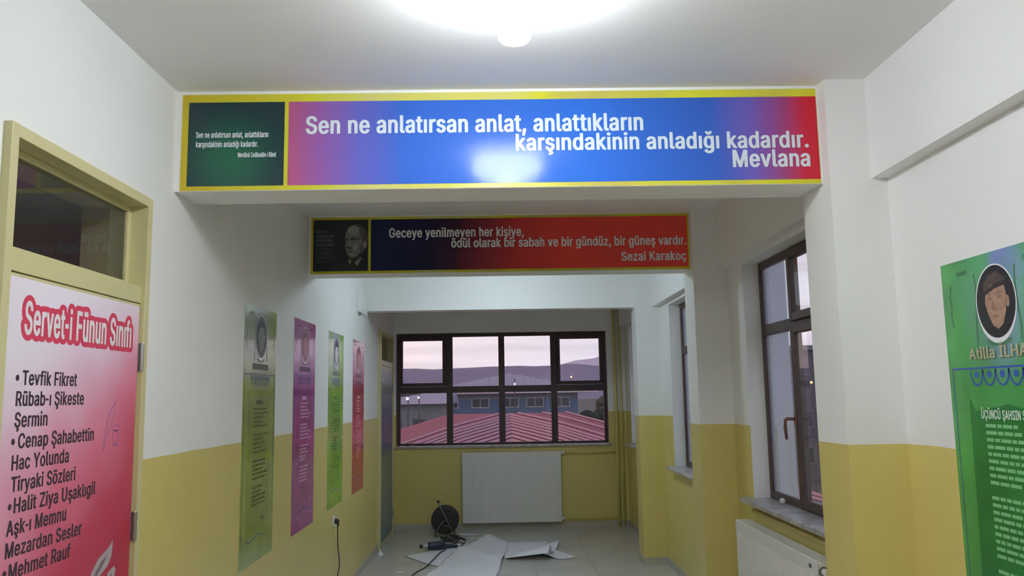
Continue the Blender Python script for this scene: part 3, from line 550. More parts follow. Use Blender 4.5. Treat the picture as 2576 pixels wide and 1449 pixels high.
# skirting
SK = [(XL, XL+.012, YB, 2.21, 0, .07), (XL, XL+.012, 3.14, 9.25, 0, .07), (XL, XL+.012, 10.46, YE, 0, .07)]
BX('baseboard_left', M_SKIRT, SK, kind='structure')
s = []; y = YB
for a, b in PIL:
    s += [(XI-.012, XI, y, a-.012, 0, .07), (XP-.012, XI, a-.012, a, 0, .07), (XP-.012, XP, a, b, 0, .07), (XP-.012, XI, b, b+.012, 0, .07)]; y = b+.012
s += [(XI-.012, XI, y, YE, 0, .07)]
BX('baseboard_right', M_SKIRT, s, kind='structure')
BX('baseboard_end', M_SKIRT, [(XL+.012, XI-.012, YE-.012, YE, 0, .07)], kind='structure')

# classrooms behind the two doors
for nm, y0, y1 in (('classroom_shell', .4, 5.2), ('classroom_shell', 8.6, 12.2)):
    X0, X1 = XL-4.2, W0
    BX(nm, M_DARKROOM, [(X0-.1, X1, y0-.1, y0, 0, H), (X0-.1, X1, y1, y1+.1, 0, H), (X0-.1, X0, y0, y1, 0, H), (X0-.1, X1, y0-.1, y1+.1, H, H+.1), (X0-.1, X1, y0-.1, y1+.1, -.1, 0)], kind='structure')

# ------------------------------------------------------------------ door 1 with transom
d1 = thing('door_1', 'cream framed classroom door covered by a pink printed sheet', None, (XL, 2.67, 0), kind='structure')
FX = -1.325
fr = []
BX('door_frame', M_FRAME, [(W0-.01, FX, 2.21, 2.246, 0, 2.424), (W0-.01, FX, 3.102, 3.139, 0, 2.424), (W0-.01, FX, 2.246, 3.102, 2.387, 2.424),
                           (W0-.01, -1.341, 2.246, 3.102, 2.017, 2.080)], d1, bev=.002)
# rebate bead round the transom glass
BX('glazing_bead', M_FRAME, [(-1.405, -1.39, 2.246, 2.27, 2.08, 2.387), (-1.405, -1.39, 3.075, 3.102, 2.08, 2.387), (-1.405, -1.39, 2.27, 3.075, 2.365, 2.387), (-1.405, -1.39, 2.27, 3.075, 2.08, 2.10)], d1, bev=.002)
BX('transom_pane', M_DGLASS, [(-1.403, -1.399, 2.25, 3.098, 2.083, 2.384)], d1)
leaf = BX('door_leaf', M_FRAME, [(-1.38, -1.343, 2.2495, 3.0985, .008, 2.0135)], d1, bev=.0015)
PINK = [(0.0, L(176,52,74)), (.22, L(190,72,96)), (.42, L(214,112,138)), (.62, L(224,164,188)), (.8, L(232,205,222)), (1.0, L(236,226,238))]
M_PINK = ramp_mat('pink print', PINK, 'Z', .3, 0, .92, 1.10, .5, bump=.03)
t = M_PINK.node_tree   # the gradient also reddens to the hinge side
mapr = [n for n in t.nodes if n.type == 'MAP_RANGE'][0]; rpn = [n for n in t.nodes if n.type == 'VALTORGB'][0]
src = rpn.inputs[0].links[0].from_socket; sep = [n for n in t.nodes if n.type == 'SEPXYZ'][0]
mm = N(t, 'ShaderNodeMath', operation='MULTIPLY_ADD'); mm.inputs[1].default_value = -.52; mm.inputs[2].default_value = 1.38
t.links.new(sep.outputs['Y'], mm.inputs[0]); ad = N(t, 'ShaderNodeMath', operation='ADD'); t.links.new(mm.outputs[0], ad.inputs[0]); t.links.new(src, ad.inputs[1]); t.links.new(ad.outputs[0], rpn.inputs[0])
sheet_par = leaf
S = Sheet((-1.343, 0, 0), (0, 1, 0), (0, 0, 1), leaf)
S.part('printed_sheet', M_PINK, [rect(2.268, .05, 3.094, 2.004)], 0, 'white to crimson printed sheet covering the door')
M_INKD = mat('dark ink', L(62,44,56), .5); M_INKW = mat('white ink', (.80, .78, .80), .4); M_INKR = mat('crimson ink', L(205,58,88), .45)
me_ = fill_mesh([[(c[2*i]/10000 + 2.350, c[2*i+1]/10000 + 1.846) for i in range(len(c)//2)] for c in TITLE_EDGE])
for v in me_.vertices: v.co = S.P(v.co.x, v.co.y, 1)
me_.materials.append(M_INKR); o_ = bpy.data.objects.new('lettering_outline', me_); C.objects.link(o_); S._par(o_)
S.text('lettering', 'Servet-i Fünun Sınıfı', M_INKW, 2.350, 3.032, 1.846, .096, 2, .020)
TXT = [('Tevfik Fikret', 2.357, 2.66, 2.333), ('Rübab-ı Şikeste', 2.331, 2.71, 0), ('Şermin', 2.331, 2.50, 0), ('Cenap Şahabettin', 2.354, 2.788, 2.33),
       ('Hac Yolunda', 2.329, 2.634, 0), ('Tiryaki Sözleri', 2.332, 2.68, 0), ('Halit Ziya Uşaklıgil', 2.352, 2.817, 2.333), ('Aşk-ı Memnu', 2.323, 2.637, 0),
       ('Mezardan Sesler', 2.324, 2.737, 0), ('Mehmet Rauf', 2.346, 2.673, 2.327)]
for i, (s_, a, b, bul) in enumerate(TXT):
    z = 1.7025 - .0586*i
    S.text('lettering', s_, M_INKD, a, b, z, .042, 1, .022)
    if bul: S.part('bullet', M_INKD, [ell(bul, z+.02, .009, .009, 12)], 1)
# quill drawings on the sheet
M_VIO = mat('violet ink', L(150,95,150), .5); M_GRY = mat('grey ink', L(120,105,112), .5); M_LGR = mat('light grey ink', L(178,165,172), .5)
S.part('quill_drawing', M_VIO, stroke([(2.857,1.487),(2.866,1.55),(2.885,1.61),(2.934,1.652)], .004)+stroke([(2.862,1.50),(2.895,1.555),(2.925,1.60),(2.934,1.652)], .003)
       + stroke([(2.875,1.53),(2.905,1.615)], .002) + ring(2.945, 1.53, .022, .02, .004) + ring(2.945, 1.562, .028, .008, .003) + [rect(2.925, 1.50, 2.965, 1.504)], 1)
S.part('feather_drawing', M_LGR, [[(2.79,1.05),(2.815,1.10),(2.86,1.135),(2.925,1.158),(2.96,1.178),(2.955,1.13),(2.93,1.10),(2.87,1.075),(2.83,1.02)]], 1)
S.part('feather_drawing', M_GRY, [[(2.80,1.04),(2.84,1.09),(2.88,1.122),(2.925,1.138),(2.90,1.115),(2.86,1.085),(2.82,1.02)]], 1.5)
S.part('feather_drawing', M_LGR, [[(2.90,1.03),(2.93,1.075),(2.975,1.09),(2.99,1.075),(2.97,1.03)]], 1)
S.part('feather_drawing', M_GRY, [[(2.91,1.02),(2.935,1.055),(2.965,1.07),(2.95,1.03)]], 1.5)
for z0, z1 in ((1.762, 1.870), (1.150, 1.258)):
    bm = bmesh.new(); ym = 3.103; xm = -1.330
    lathe(bm, [(.0065, z0), (.0075, z0+.004), (.0075, (z0+z1)/2-.001), (.005, (z0+z1)/2-.0008), (.005, (z0+z1)/2+.0008), (.0075, (z0+z1)/2+.001), (.0075, z1-.004), (.0065, z1)], (xm, ym, 0), 'Z', 14)
    box(bm, -1.3425, -1.338, ym-.012, ym+.012, z0+.004, z1-.004)
    obj('hinge', bm, M_STEEL, d1, label='steel barrel hinge')
bm = bmesh.new(); tube(bm, [(-1.34, 2.31, 1.02), (-1.30, 2.31, 1.02), (-1.295, 2.34, 1.02), (-1.295, 2.43, 1.02)], .009, 10); box(bm, -1.343, -1.337, 2.29, 2.33, .93, 1.08, .001)
obj('door_handle', bm, M_STEEL, leaf)

# ------------------------------------------------------------------ door 2 at the far end of the left wall
d2 = thing('door_2', 'cream framed far door at the end of the left wall', None, (XL, 9.87, 0), kind='structure')
BX('door_frame', M_FRAME, [(W0-.01, -1.318, 9.262, 9.34, 0, 2.41), (W0-.01, -1.318, 10.40, 10.455, 0, 2.41), (W0-.01, -1.318, 9.34, 10.40, 2.36, 2.41), (W0-.01, -1.33, 9.34, 10.40, 2.02, 2.08)], d2, bev=.002)
BX('transom_pane', M_DGLASS, [(-1.40, -1.396, 9.34, 10.40, 2.08, 2.36)], d2)
lf2 = BX('door_leaf', M_FRAME, [(-1.375, -1.332, 9.345, 10.395, .008, 2.015)], d2)
M_P2 = ramp_mat('blue print', [(0, L(70,120,130)), (.2, L(120,135,140)), (.45, L(120,130,110)), (.55, L(60,75,110)), (.75, L(70,85,120)), (.85, L(150,150,150)), (1, L(190,190,185))], 'Z', .3, 0, 0, 2.0)
Sheet((-1.332, 0, 0), (0, 1, 0), (0, 0, 1), lf2).part('printed_sheet', M_P2, [rect(9.37, .05, 10.37, 1.99)], 0, 'blue printed sheet on the far door')
bm = bmesh.new(); lathe(bm, [(.009, .2), (.009, .31)], (-1.32, 10.40, 0), 'Z', 10); obj('hinge', bm, M_STEEL, d2)
bm = bmesh.new(); lathe(bm, [(.009, 1.72), (.009, 1.83)], (-1.32, 10.40, 0), 'Z', 10); obj('hinge', bm, M_STEEL, d2)

# ------------------------------------------------------------------ windows
def frame_bars(name, M, parent, rects, y0, y1, bev=.004):
    for (a0, a1, b0, b1) in rects: BX(name, M, [(a0, a1, y0, y1, b0, b1)], parent, bev=bev)
w1 = thing('window_1', 'wide dark framed eight pane window in the end wall', None, (0.03, YE, 1.03), kind='structure')
Y0, Y1 = YE+.012, YE+.075
BX('window_frame', M_DBROWN, [(-1.318, 1.388, Y0, Y1, 1.035, 1.066), (-1.318, 1.388, Y0, Y1, 2.42, 2.464), (-1.318, -1.27, Y0, Y1, 1.066, 2.42), (1.346, 1.388, Y0, Y1, 1.066, 2.42)], w1, bev=.003)
for a in (-.637, .034, .708): BX('mullion', M_DBROWN, [(a-.0395, a+.0395, Y0+.002, Y1, 1.066, 2.42)], w1, bev=.003)
for a0, a1 in ((-1.27, -.6765), (-.5975, -.0055), (.0735, .6685), (.7475, 1.346)):
    BX('transom_bar', M_DBROWN, [(a0, a1, Y0+.002, Y1, 1.700, 1.782)], w1, bev=.003)
for a0, a1, g0, g1 in ((-1.268, -.678, -1.24, -.728), (.749, 1.344, .792, 1.302)):
    sh = BX('sash', M_DBROWN, [(a0, g0, Y0-.008, Y1-.01, 1.785, 2.418), (g1, a1, Y0-.008, Y1-.01, 1.785, 2.418), (g0, g1, Y0-.008, Y1-.01, 1.785, 1.83), (g0, g1, Y0-.008, Y1-.01, 2.373, 2.418)], w1, bev=.003)
    bm = bmesh.new(); s_ = -1 if a0 > 0 else 1; hx = (a1-.02) if a0 < 0 else a0+.02
    tube(bm, [(hx, Y0-.008, 2.08), (hx, Y0-.04, 2.08), (hx, Y0-.045, 2.06), (hx, Y0-.045, 1.98)], .008, 8); obj('sash_handle', bm, M_DBROWN, sh)
for a0, a1 in ((-1.27, -.6765), (-.5975, -.0055), (.0735, .6685), (.7475, 1.346)):
    BX('glass_pane', M_GLASS, [(a0, a1, Y0+.03, Y0+.036, 1.066, 1.700)], w1)
    BX('glass_pane', M_GLASS, [(a0+.01, a1-.01, Y0+.03, Y0+.036, 1.782, 2.42)], w1)
BX('sill', M_MARBLE, [(-1.345, 1.42, YE-.035, YE+.10, 1.004, 1.029)], w1, bev=.003)
bm = bmesh.new()
for k in range(26):
    c = Vector((-1.16 + random.uniform(-.12, .11), YE-.012+random.uniform(-.012, .012), 1.034)); r = random.uniform(.006, .014)
    bmesh.ops.create_icosphere(bm, subdivisions=1, radius=r, matrix=Matrix.Translation(c) @ Matrix.Diagonal((1.4, 1, .8, 1)))
tag(obj('plaster_crumbs', bm, M_PLASTIC), 'white plaster crumbs on the left end of the far window sill', 'debris', kind='stuff')

def side_window(nm, label, W, mid, sash_near):
    y0, y1, z0, z1 = W
    w = thing(nm, label, None, (XI, (y0+y1)/2, z0), kind='structure')
    XA, XB = 1.73, 1.765
    BX('reveal', M_WHITE, [(XI+.0005, XA+.03, y0-.001, y0+.006, z0, z1), (XI+.0005, XA+.03, y1-.006, y1+.001, z0, z1), (XI+.0005, XA+.03, y0+.006, y1-.006, z1-.006, z1+.001)], w)
    fw = .048; ya, yb, za, zb = y0+.006, y1-.006, z0, z1-.006
    BX('window_frame', M_BROWN, [(XA, XB, ya, ya+fw, za, zb), (XA, XB, yb-fw, yb, za, zb), (XA, XB, ya+fw, yb-fw, za, za+fw), (XA, XB, ya+fw, yb-fw, zb-fw, zb)], w, bev=.004)
    zt = 2.045
    BX('mullion', M_BROWN, [(XA, XB, mid-.024, mid+.030, za+fw, zb-fw)], w, bev=.004)
    for a, b in ((ya+fw, mid-.024), (mid+.030, yb-fw)): BX('transom_bar', M_BROWN, [(XA, XB, a, b, zt-.035, zt+.035)], w, bev=.004)
    # opening sashes on the near half, proud of the frame
    for (c0, c1) in ((za+.02, zt-.012), (zt+.012, zb-.02)):
        a, b = ya+.02, mid+.02; q = .048
        sh = BX('sash', M_BROWN, [(XA-.022, XA+.03, a, a+q, c0, c1), (XA-.022, XA+.03, b-q, b, c0, c1), (XA-.022, XA+.03, a+q, b-q, c0, c0+q), (XA-.022, XA+.03, a+q, b-q, c1-q, c1)], w, bev=.005)
        BX('glass_pane', M_GLASS, [(XA-.006, XA, a+q-.002, b-q+.002, c0+q-.002, c1-q+.002)], w)
        if c0 < 1.5:
            bm = bmesh.new(); hy = b-q/2
            box(bm, XA-.030, XA-.022, hy-.015, hy+.015, 1.45, 1.52, .003)
            tube(bm, [(XA-.03, hy, 1.49), (XA-.075, hy, 1.493), (XA-.082, hy+.01, 1.485), (XA-.084, hy+.012, 1.45), (XA-.08, hy+.012, 1.375)], [.010, .010, .011, .010, .008], 10)
            obj('sash_handle', bm, mat('brown handle', (.16, .065, .045), .4), sh, smooth=True)
    BX('glass_pane', M_FGLASS, [(XA+.012, XA+.018, mid+.028, yb-fw+.002, za+fw-.002, zt-.03)], w)
    BX('glass_pane', M_FGLASS, [(XA+.012, XA+.018, mid+.028, yb-fw+.002, zt+.03, zb-fw+.002)], w)
    BX('sill', M_MARBLE, [(1.55, XA+.02, y0-.05, y1+.055, z0-.028, z0)], w, bev=.004)
    return w
w2 = side_window('window_2', 'brown framed tall window between the first and second pillars', WIN2, 4.79, True)
w3 = side_window('window_3', 'brown framed window seen edge-on behind the second pillar', WIN3, 7.10, True)
w4 = side_window('window_4', 'window beyond the third pillar with only its white reveal showing', WIN4, 9.6, True)
bm = bmesh.new(); lathe(bm, [(.004, 0), (.012, .003), (.017, .012), (.016, .026), (.008, .034)], (1.70, 5.08, .976), 'Z', 14)
tag(obj('door_stop_knob', bm, M_PLASTIC, smooth=True), 'small white round knob on the marble sill of the tall brown window', 'knob')

# ------------------------------------------------------------------ lamps
M_LAMP2 = mat('opal glass cool', (.9, .9, .9), .3, emit=(.76, .93, 1.04), es=LAMP*.72)
def lamp(y, x, label, M_L):
    t = thing('ceiling_lamp', label, 'lamp', (x, y, H), group='round opal ceiling lamps of the corridor')
    bm = bmesh.new(); lathe(bm, [(.10, H-.001), (.11, H-.012), (.105, H-.03)], (x, y, 0)); obj('lamp_base', bm, M_PLASTIC, t, smooth=True)
    bm = bmesh.new(); lathe(bm, [(.10, H-.028), (.165, H-.036), (.193, H-.058), (.190, H-.085), (.160, H-.115), (.115, H-.136), (.078, H-.149), (.058, H-.155)], (x, y, 0))
    obj('lamp_shade', bm, M_L, t, smooth=True)
    bm = bmesh.new(); lathe(bm, [(.062, H-.150), (.058, H-.172), (.054, H-.200), (.050, H-.220), (.044, H-.228)], (x, y, 0)); obj('lamp_nub', bm, M_L, t, smooth=True)
lamp(2.40, .062, 'lit round opal ceiling lamp above the first banner', M_LAMP)
lamp(-.35, .05, 'unseen opal ceiling lamp added above the viewer to brighten the near end of the corridor', M_LAMP)  # out of view, added to brighten the ceiling, door sheet and near poster
lamp(7.15, .04, 'lit round opal ceiling lamp hidden between the second banner and the far beam', M_LAMP2)

# ------------------------------------------------------------------ banners
def yellow(name):
    return ramp_mat(name, [(0, L(200,178,50)), (.18, L(206,206,60)), (.32, L(205,200,120)), (.5, L(208,205,50)), (.68, L(190,180,90)), (.85, L(215,214,60)), (1, L(208,190,40))], 'X', .25, 0, -1.35, 2.75, .6)
M_TEXT = mat('pale print ink', L(214,224,232), .3)
def banner(y, z0, z1, x0, x1, name, label, py0, py1, Mleft, Mmain, px, mx):
    b = thing(name, label, 'banner', ((x0+x1)/2, y, z0), group='printed quotation banners on the ceiling beams')
    BX('border', yellow('yellow print'), [(x0, x1, y-.002, y, z0, z1)], b)
    s = Sheet((0, y-.002, 0), (1, 0, 0), (0, 0, 1), b)
    s.part('side_panel', Mleft, [rect(px[0], py0, px[1], py1)], 0)
    s.part('main_panel', Mmain, [rect(mx[0], py0, mx[1], py1)], 0)
    return b, s
# teal panel with a green glow printed in its middle
def radial(name, c, rad, inner, outer, rough):
    M = mat(name, outer, rough); t = M.node_tree; b = t.nodes['Principled BSDF']
    g = N(t, 'ShaderNodeNewGeometry'); d = N(t, 'ShaderNodeVectorMath', operation='DISTANCE'); d.inputs[1].default_value = c
    t.links.new(g.outputs['Position'], d.inputs[0]); mr = N(t, 'ShaderNodeMapRange', interpolation_type='SMOOTHSTEP'); mr.inputs['From Max'].default_value = rad; t.links.new(d.outputs['Value'], mr.inputs['Value'])
    mxx = N(t, 'ShaderNodeMix', data_type='RGBA'); mxx.inputs[6].default_value = (*inner, 1); mxx.inputs[7].default_value = (*outer, 1)
    t.links.new(mr.outputs[0], mxx.inputs[0]); t.links.new(mxx.outputs[2], b.inputs['Base Color']); return M
yb = BEAM[0][0]
M_TEAL = radial('teal print', (-1.12, yb, 2.66), .26, L(10,92,66), L(22,50,58), .2)
M_B1 = ramp_mat('mauve blue red print', [(0, L(176,88,128)), (.05, L(150,92,160)), (.13, L(100,98,185)), (.22, L(56,100,192)), (.55, L(46,104,200)), (.8, L(54,94,184)), (.87, L(110,92,180)), (.92, L(150,70,130)), (.965, L(196,40,62)), (1, L(200,38,52))], 'X', .13, 0, -.88, 2.26, .05, bump=.03)
b1, s1 = banner(yb, 2.522, 2.940, -1.325, 1.378, 'beam_banner', 'long blue and red banner on the nearest beam, starting with Sen ne anlatırsan', 2.541, 2.905, M_TEAL, M_B1, (-1.297, -.893), (-.876, 1.376))
s1.text('lettering', 'Sen ne anlatırsan anlat, anlattıkların', M_TEXT, -.803, .630, 2.762, .078, 2, .026)
s1.text('lettering', 'karşındakinin anladığı kadardır.', M_TEXT, .085, 1.334, 2.679, .074, 2, .026)
s1.text('lettering', 'Mevlana', M_TEXT, 1.005, 1.336, 2.596, .076, 2, .026)
s1.text('lettering', 'Sen ne anlatırsan anlat, anlattıkların', M_TEXT, -1.264, -.960, 2.750, .026, 2, .016)
s1.text('lettering', 'karşındakinin anladığı kadardır.', M_TEXT, -1.263, -1.002, 2.709, .026, 2, .016)
s1.text('lettering', 'Mevlânâ Celâleddin-i Rûmî', M_TEXT, -1.086, -.926, 2.664, .021, 2, .016)
yb = BEAM[1][0]
M_NAV = mat('near black print', L(32,38,46), .25)
M_B2 = ramp_mat('navy red print', [(0, L(34,40,78)), (.18, L(36,36,70)), (.27, L(70,36,58)), (.36, L(140,50,62)), (.46, L(196,62,62)), (.6, L(226,74,66)), (1, L(236,78,72))], 'X', .22, 0, -.90, 2.28, .05, bump=.05)
b2, s2 = banner(yb, 2.534, 2.943, -1.334, 1.385, 'beam_banner', 'long navy and red banner on the second beam, starting with Geceye yenilmeyen', 2.552, 2.925, M_NAV, M_B2, (-1.318, -.925), (-.906, 1.374))
M_TXG = mat('soft grey print ink', L(228,230,236), .35)
s2.text('lettering', 'Geceye yenilmeyen her kişiye,', M_TXG, -.776, .193, 2.790, .070, 2, .020)
s2.text('lettering', 'ödül olarak bir sabah ve bir gündüz, bir güneş vardır.', M_TXG, -.330, 1.366, 2.712, .068, 2, .020)
s2.text('lettering', 'Sezai Karakoç', M_TXG, .891, 1.361, 2.599, .066, 2, .020)
M_DT = mat('dim print ink', L(98,100,104), .4); M_DT2 = mat('dimmer print ink', L(66,58,58), .4)
for i, (s_, w_) in enumerate((('GECEYE', .075), ('YENİLMEYEN', .125), ('HER İNSANA', .12), ('ÖDÜL OLARAK', .135), ('BİR SABAH', .10), ('BİR GÜNDÜZ', .115), ('VE BİR GÜNEŞ', .13), ('VARDIR.', .07))):
    s2.text('lettering', s_, M_DT if i < 4 else M_DT2, -1.297, -1.297+w_, 2.828-.0312*i, .018, 1, .012)
# grey portrait of an elderly man with glasses, printed on the dark panel
G = lambda v, r=.45: mat('grey print %d' % v, L(v*1.15, v*1.15-3, v*1.15-4), r)
cx, cz = -1.018, 2.752
s2.part('portrait_print', G(58), [ell(cx+.012, cz+.03, .083, .112, 36)], .4)                    # hair and head back
s2.part('portrait_print', G(104), [ell(cx-.008, cz+.045, .062, .088, 36)], .7)
s2.part('portrait_print', G(104), [[(cx-.072,cz-.01),(cx-.066,cz-.05),(cx-.05,cz-.092),(cx-.02,cz-.105),(cx+.02,cz-.092),(cx+.042,cz-.05),(cx+.05,cz+.01),(cx,cz+.05),(cx-.06,cz+.045)]], .85)
s2.part('portrait_print', G(126), [ell(cx-.012, cz+.095, .042, .034, 24), [(cx-.036,cz+.03),(cx-.05,cz-.012),(cx-.03,cz-.014),(cx-.026,cz+.02)], ell(cx+.002, cz-.028, .018, .028, 20), ell(cx-.02, cz-.082, .022, .012, 16), ell(cx+.068, cz-.008, .012, .026, 16)], 1.0)
s2.part('portrait_print', G(40), [ell(cx-.014, cz+.032, .020, .009, 16), ell(cx-.058, cz+.03, .010, .009, 12), ell(cx-.042, cz-.032, .022, .008, 16, rot=-12), ell(cx-.032, cz-.058, .016, .0045, 12)], 1.3)
s2.part('portrait_print', G(44), ring(cx-.014, cz+.026, .022, .016, .003, 20), 1.5)
s2.part('portrait_print', G(44), [rect(cx+.012, cz+.03, cx+.062, cz+.036)], 1.6)
s2.part('portrait_print', G(74), [ell(cx+.045, cz-.045, .014, .03, 14), ell(cx+.048, cz+.075, .018, .035, 14, rot=20)], 1.2)
s2.part('portrait_print', G(34), [[(cx-.045,cz-.098),(cx+.045,cz-.085),(cx+.062,cz-.12),(cx+.02,cz-.17),(cx-.045,cz-.17)]], .3)
s2.part('portrait_print', G(128), [[(cx-.044,cz-.105),(cx-.024,cz-.135),(cx-.044,cz-.150)], [(cx+.046,cz-.10),(cx-.004,cz-.138),(cx+.018,cz-.162)]], 1.4)
s2.part('portrait_print', G(22), [[(cx-.024,cz-.125),(cx-.004,cz-.135),(cx+.006,cz-.195),(cx-.03,cz-.195)]], 1.6)

# ------------------------------------------------------------------ posters
def print_mat(name, main, pale, streak, origin_z, axis_y, width):
    """poster print: main colour below, pale streaked corner above the rule"""
    M = mat(name, main, .2, coat=.35); t = M.node_tree; b = t.nodes['Principled BSDF']
    g = N(t, 'ShaderNodeNewGeometry'); s = N(t, 'ShaderNodeSeparateXYZ'); t.links.new(g.outputs['Position'], s.inputs[0])
    n = N(t, 'ShaderNodeTexNoise'); n.inputs['Scale'].default_value = 5; n.inputs['Detail'].default_value = 3; t.links.new(g.outputs['Position'], n.inputs['Vector'])
    # 1 at the top of the sheet, 0 at the rule
    a = N(t, 'ShaderNodeMapRange'); a.inputs['From Min'].default_value = origin_z-.44; a.inputs['From Max'].default_value = origin_z-.24; t.links.new(s.outputs['Z'], a.inputs['Value'])
    c = N(t, 'ShaderNodeMapRange'); c.inputs['From Min'].default_value = axis_y-width*.42; c.inputs['From Max'].default_value = axis_y+width*.42; t.links.new(s.outputs['Y'], c.inputs['Value'])
    r = N(t, 'ShaderNodeValToRGB'); el = r.color_ramp.elements
    el[0].position = 0; el[0].color = (*pale, 1); el[1].position = 1; el[1].color = (*main, 1)
    q = el.new(.22); q.color = (*pale, 1); q = el.new(.48); q.color = (*streak, 1); q = el.new(.62); q.color = (*pale, 1)
    sb = N(t, 'ShaderNodeMath', operation='MULTIPLY_ADD'); sb.inputs[1].default_value = .5; t.links.new(n.outputs[0], sb.inputs[0]); t.links.new(c.outputs[0], sb.inputs[2])
    s2_ = N(t, 'ShaderNodeMath', operation='SUBTRACT'); s2_.inputs[1].default_value = .25; t.links.new(sb.outputs[0], s2_.inputs[0]); t.links.new(s2_.outputs[0], r.inputs[0])
    mxx = N(t, 'ShaderNodeMix', data_type='RGBA'); t.links.new(a.outputs[0], mxx.inputs[0]); mxx.inputs[6].default_value = (*main, 1); t.links.new(r.outputs[0], mxx.inputs[7])
    mr = N(t, 'ShaderNodeMapRange'); mr.inputs['From Min'].default_value = .3; mr.inputs['From Max'].default_value = .7; mr.inputs['To Min'].default_value = .82; mr.inputs['To Max'].default_value = 1.18; t.links.new(n.outputs[0], mr.inputs['Value'])
    v = N(t, 'ShaderNodeVectorMath', operation='SCALE'); t.links.new(mxx.outputs[2], v.inputs[0]); t.links.new(mr.outputs[0], v.inputs['Scale'])
    t.links.new(v.outputs[0], b.inputs['Base Color'])
    return M
def poster(side, yc, ztop, zbot, w, label, main, pale, streak, inner, ink, title_ink, blue, name_txt, title, hat, skin, dark, seed, group):
    rnd = random.Random(seed); x = XL if side == 'L' else XI; n = 1 if side == 'L' else -1
    t = thing('wall_poster', label, 'poster', (x, yc, zbot), group=group)
    Mp = print_mat('print ' + label[:24], main, pale, streak, ztop, yc, w)
    x0, x1 = (x, x+.0015) if n > 0 else (x-.0015, x)
    BX('sheet', Mp, [(x0, x1, yc-w/2, yc+w/2, zbot, ztop)], t)
    s = Sheet((x+.0015*n, yc, 0), (0, n, 0), (0, 0, 1), t, .0006, .0004)
    zr = ztop - .378           # the blue rule
    Mi = mat('inner ' + label[:24], inner, .2, coat=.35, var=.15, vscale=5)
    s.part('text_field', Mi, [[(-.20, zr-.10), (-.17, zr-.145), (.02, zr-.12), (.18, zr-.145), (.21, zr-.10), (.215, zbot+.20), (.1, zbot+.14), (-.06, zbot+.17), (-.2, zbot+.12), (-.215, zbot+.3)]], 0)
    Mb = mat('blue ' + label[:24], blue, .3)
    orn = stroke([(-.29, zr), (.29, zr)], .006) + stroke([(-.29, zr), (-.29, zbot+.12)], .003) + stroke([(.29, zr), (.29, zbot+.12)], .003)
    for k in range(-2, 3):
        orn += stroke([(k*.072+.036*math.cos(R(q)), zr-.006-.052*math.sin(R(q))) for q in range(0, 181, 20)], .007) + [ell(k*.072, zr-.022, .013, .012, 12)]
    s.part('ornament_print', Mb, orn, 1)
    Mo = mat('scroll ' + label[:24], tuple(c*.55 for c in pale), .4)
    sc_ = []
    for sg in (-1, 1):
        sc_ += stroke([(sg*(.10+.018*math.cos(R(q*2)))+sg*.03*q/100, ztop-.30+.24*q/100) for q in range(0, 101, 10)], .008)
        sc_ += stroke([(sg*(.215-.06*q/100)+0, ztop-.045-.008*math.sin(q*.2)) for q in range(0, 101, 10)], .006)
        sc_ += [ell(sg*.035, ztop-.298, .035, .010, 14, rot=sg*12)]
        sc_ += stroke([(sg*.265+.006*math.sin(q*.15), ztop-.08-.15*q/100) for q in range(0, 101, 10)], .005)
    s.part('scroll_print', Mo, sc_, .5)
    oc = ztop-.165
    Mw = mat('white oval', (.8, .82, .84), .3)
    s.part('oval_border', Mw, ring(0, oc, .104, .118, .006, 44, .012), 1)
    s.part('portrait_print', mat('oval dark %d' % seed, dark, .35), [ell(0, oc, .105, .119, 44)], 1.2)
    sk = mat('skin %d' % seed, skin, .4, var=.22, vscale=38); sd = mat('skin shade %d' % seed, tuple(c*.66 for c in skin), .4, var=.15, vscale=60)
    face = [(-.050,.040),(-.058,.0),(-.045,-.04),(-.022,-.078),(.005,-.09),(.032,-.076),(.052,-.035),(.060,.012),(.052,.05),(0,.065)]
    s.part('portrait_print', sk, [[(a, oc+b) for a, b in face], ell(.064, oc-.005, .009, .02, 12)], 1.6)
    s.part('portrait_print', sd, [[(a, oc+b) for a, b in ((-.018,.012),(-.026,-.024),(-.008,-.03),(.0,-.022))], ell(-.03, oc+.012, .012, .005, 12), ell(.022, oc+.012, .013, .005, 12), ell(-.006, oc-.048, .020, .005, 12), ell(-.03, oc+.026, .016, .003, 10), ell(.024, oc+.027, .017, .003, 10)], 2)
    if hat:
        s.part('portrait_print', mat('hat', L(78,66,62), .5, var=.2, vscale=50), [[(-.062, oc+.026), (-.06, oc+.06), (-.03, oc+.088), (.02, oc+.098), (.056, oc+.07), (.066, oc+.045), (.03, oc+.06), (-.02, oc+.055)]], 2.3)
        s.part('portrait_print', mat('hat band', L(50,42,40), .5), [[(-.07, oc+.020), (-.06, oc+.036), (0, oc+.058), (.064, oc+.062), (.066, oc+.05), (0, oc+.042)]], 2.6)
    else:
        s.part('portrait_print', mat('hair %d' % seed, tuple(c*.5+.01 for c in dark), .5), [[(-.058, oc+.02), (-.06, oc+.055), (-.03, oc+.085), (.02, oc+.09), (.056, oc+.065), (.062, oc+.02), (.046, oc+.045), (0, oc+.058), (-.04, oc+.042)]], 2.3)
    s.part('portrait_print', sd if not hat else mat('coat', L(40,36,38), .5), [[(-.075, oc-.080), (-.02, oc-.085), (.005, oc-.10), (.03, oc-.083), (.075, oc-.078), (.045, oc-.106), (0, oc-.117), (-.045, oc-.106)]], 1.4)
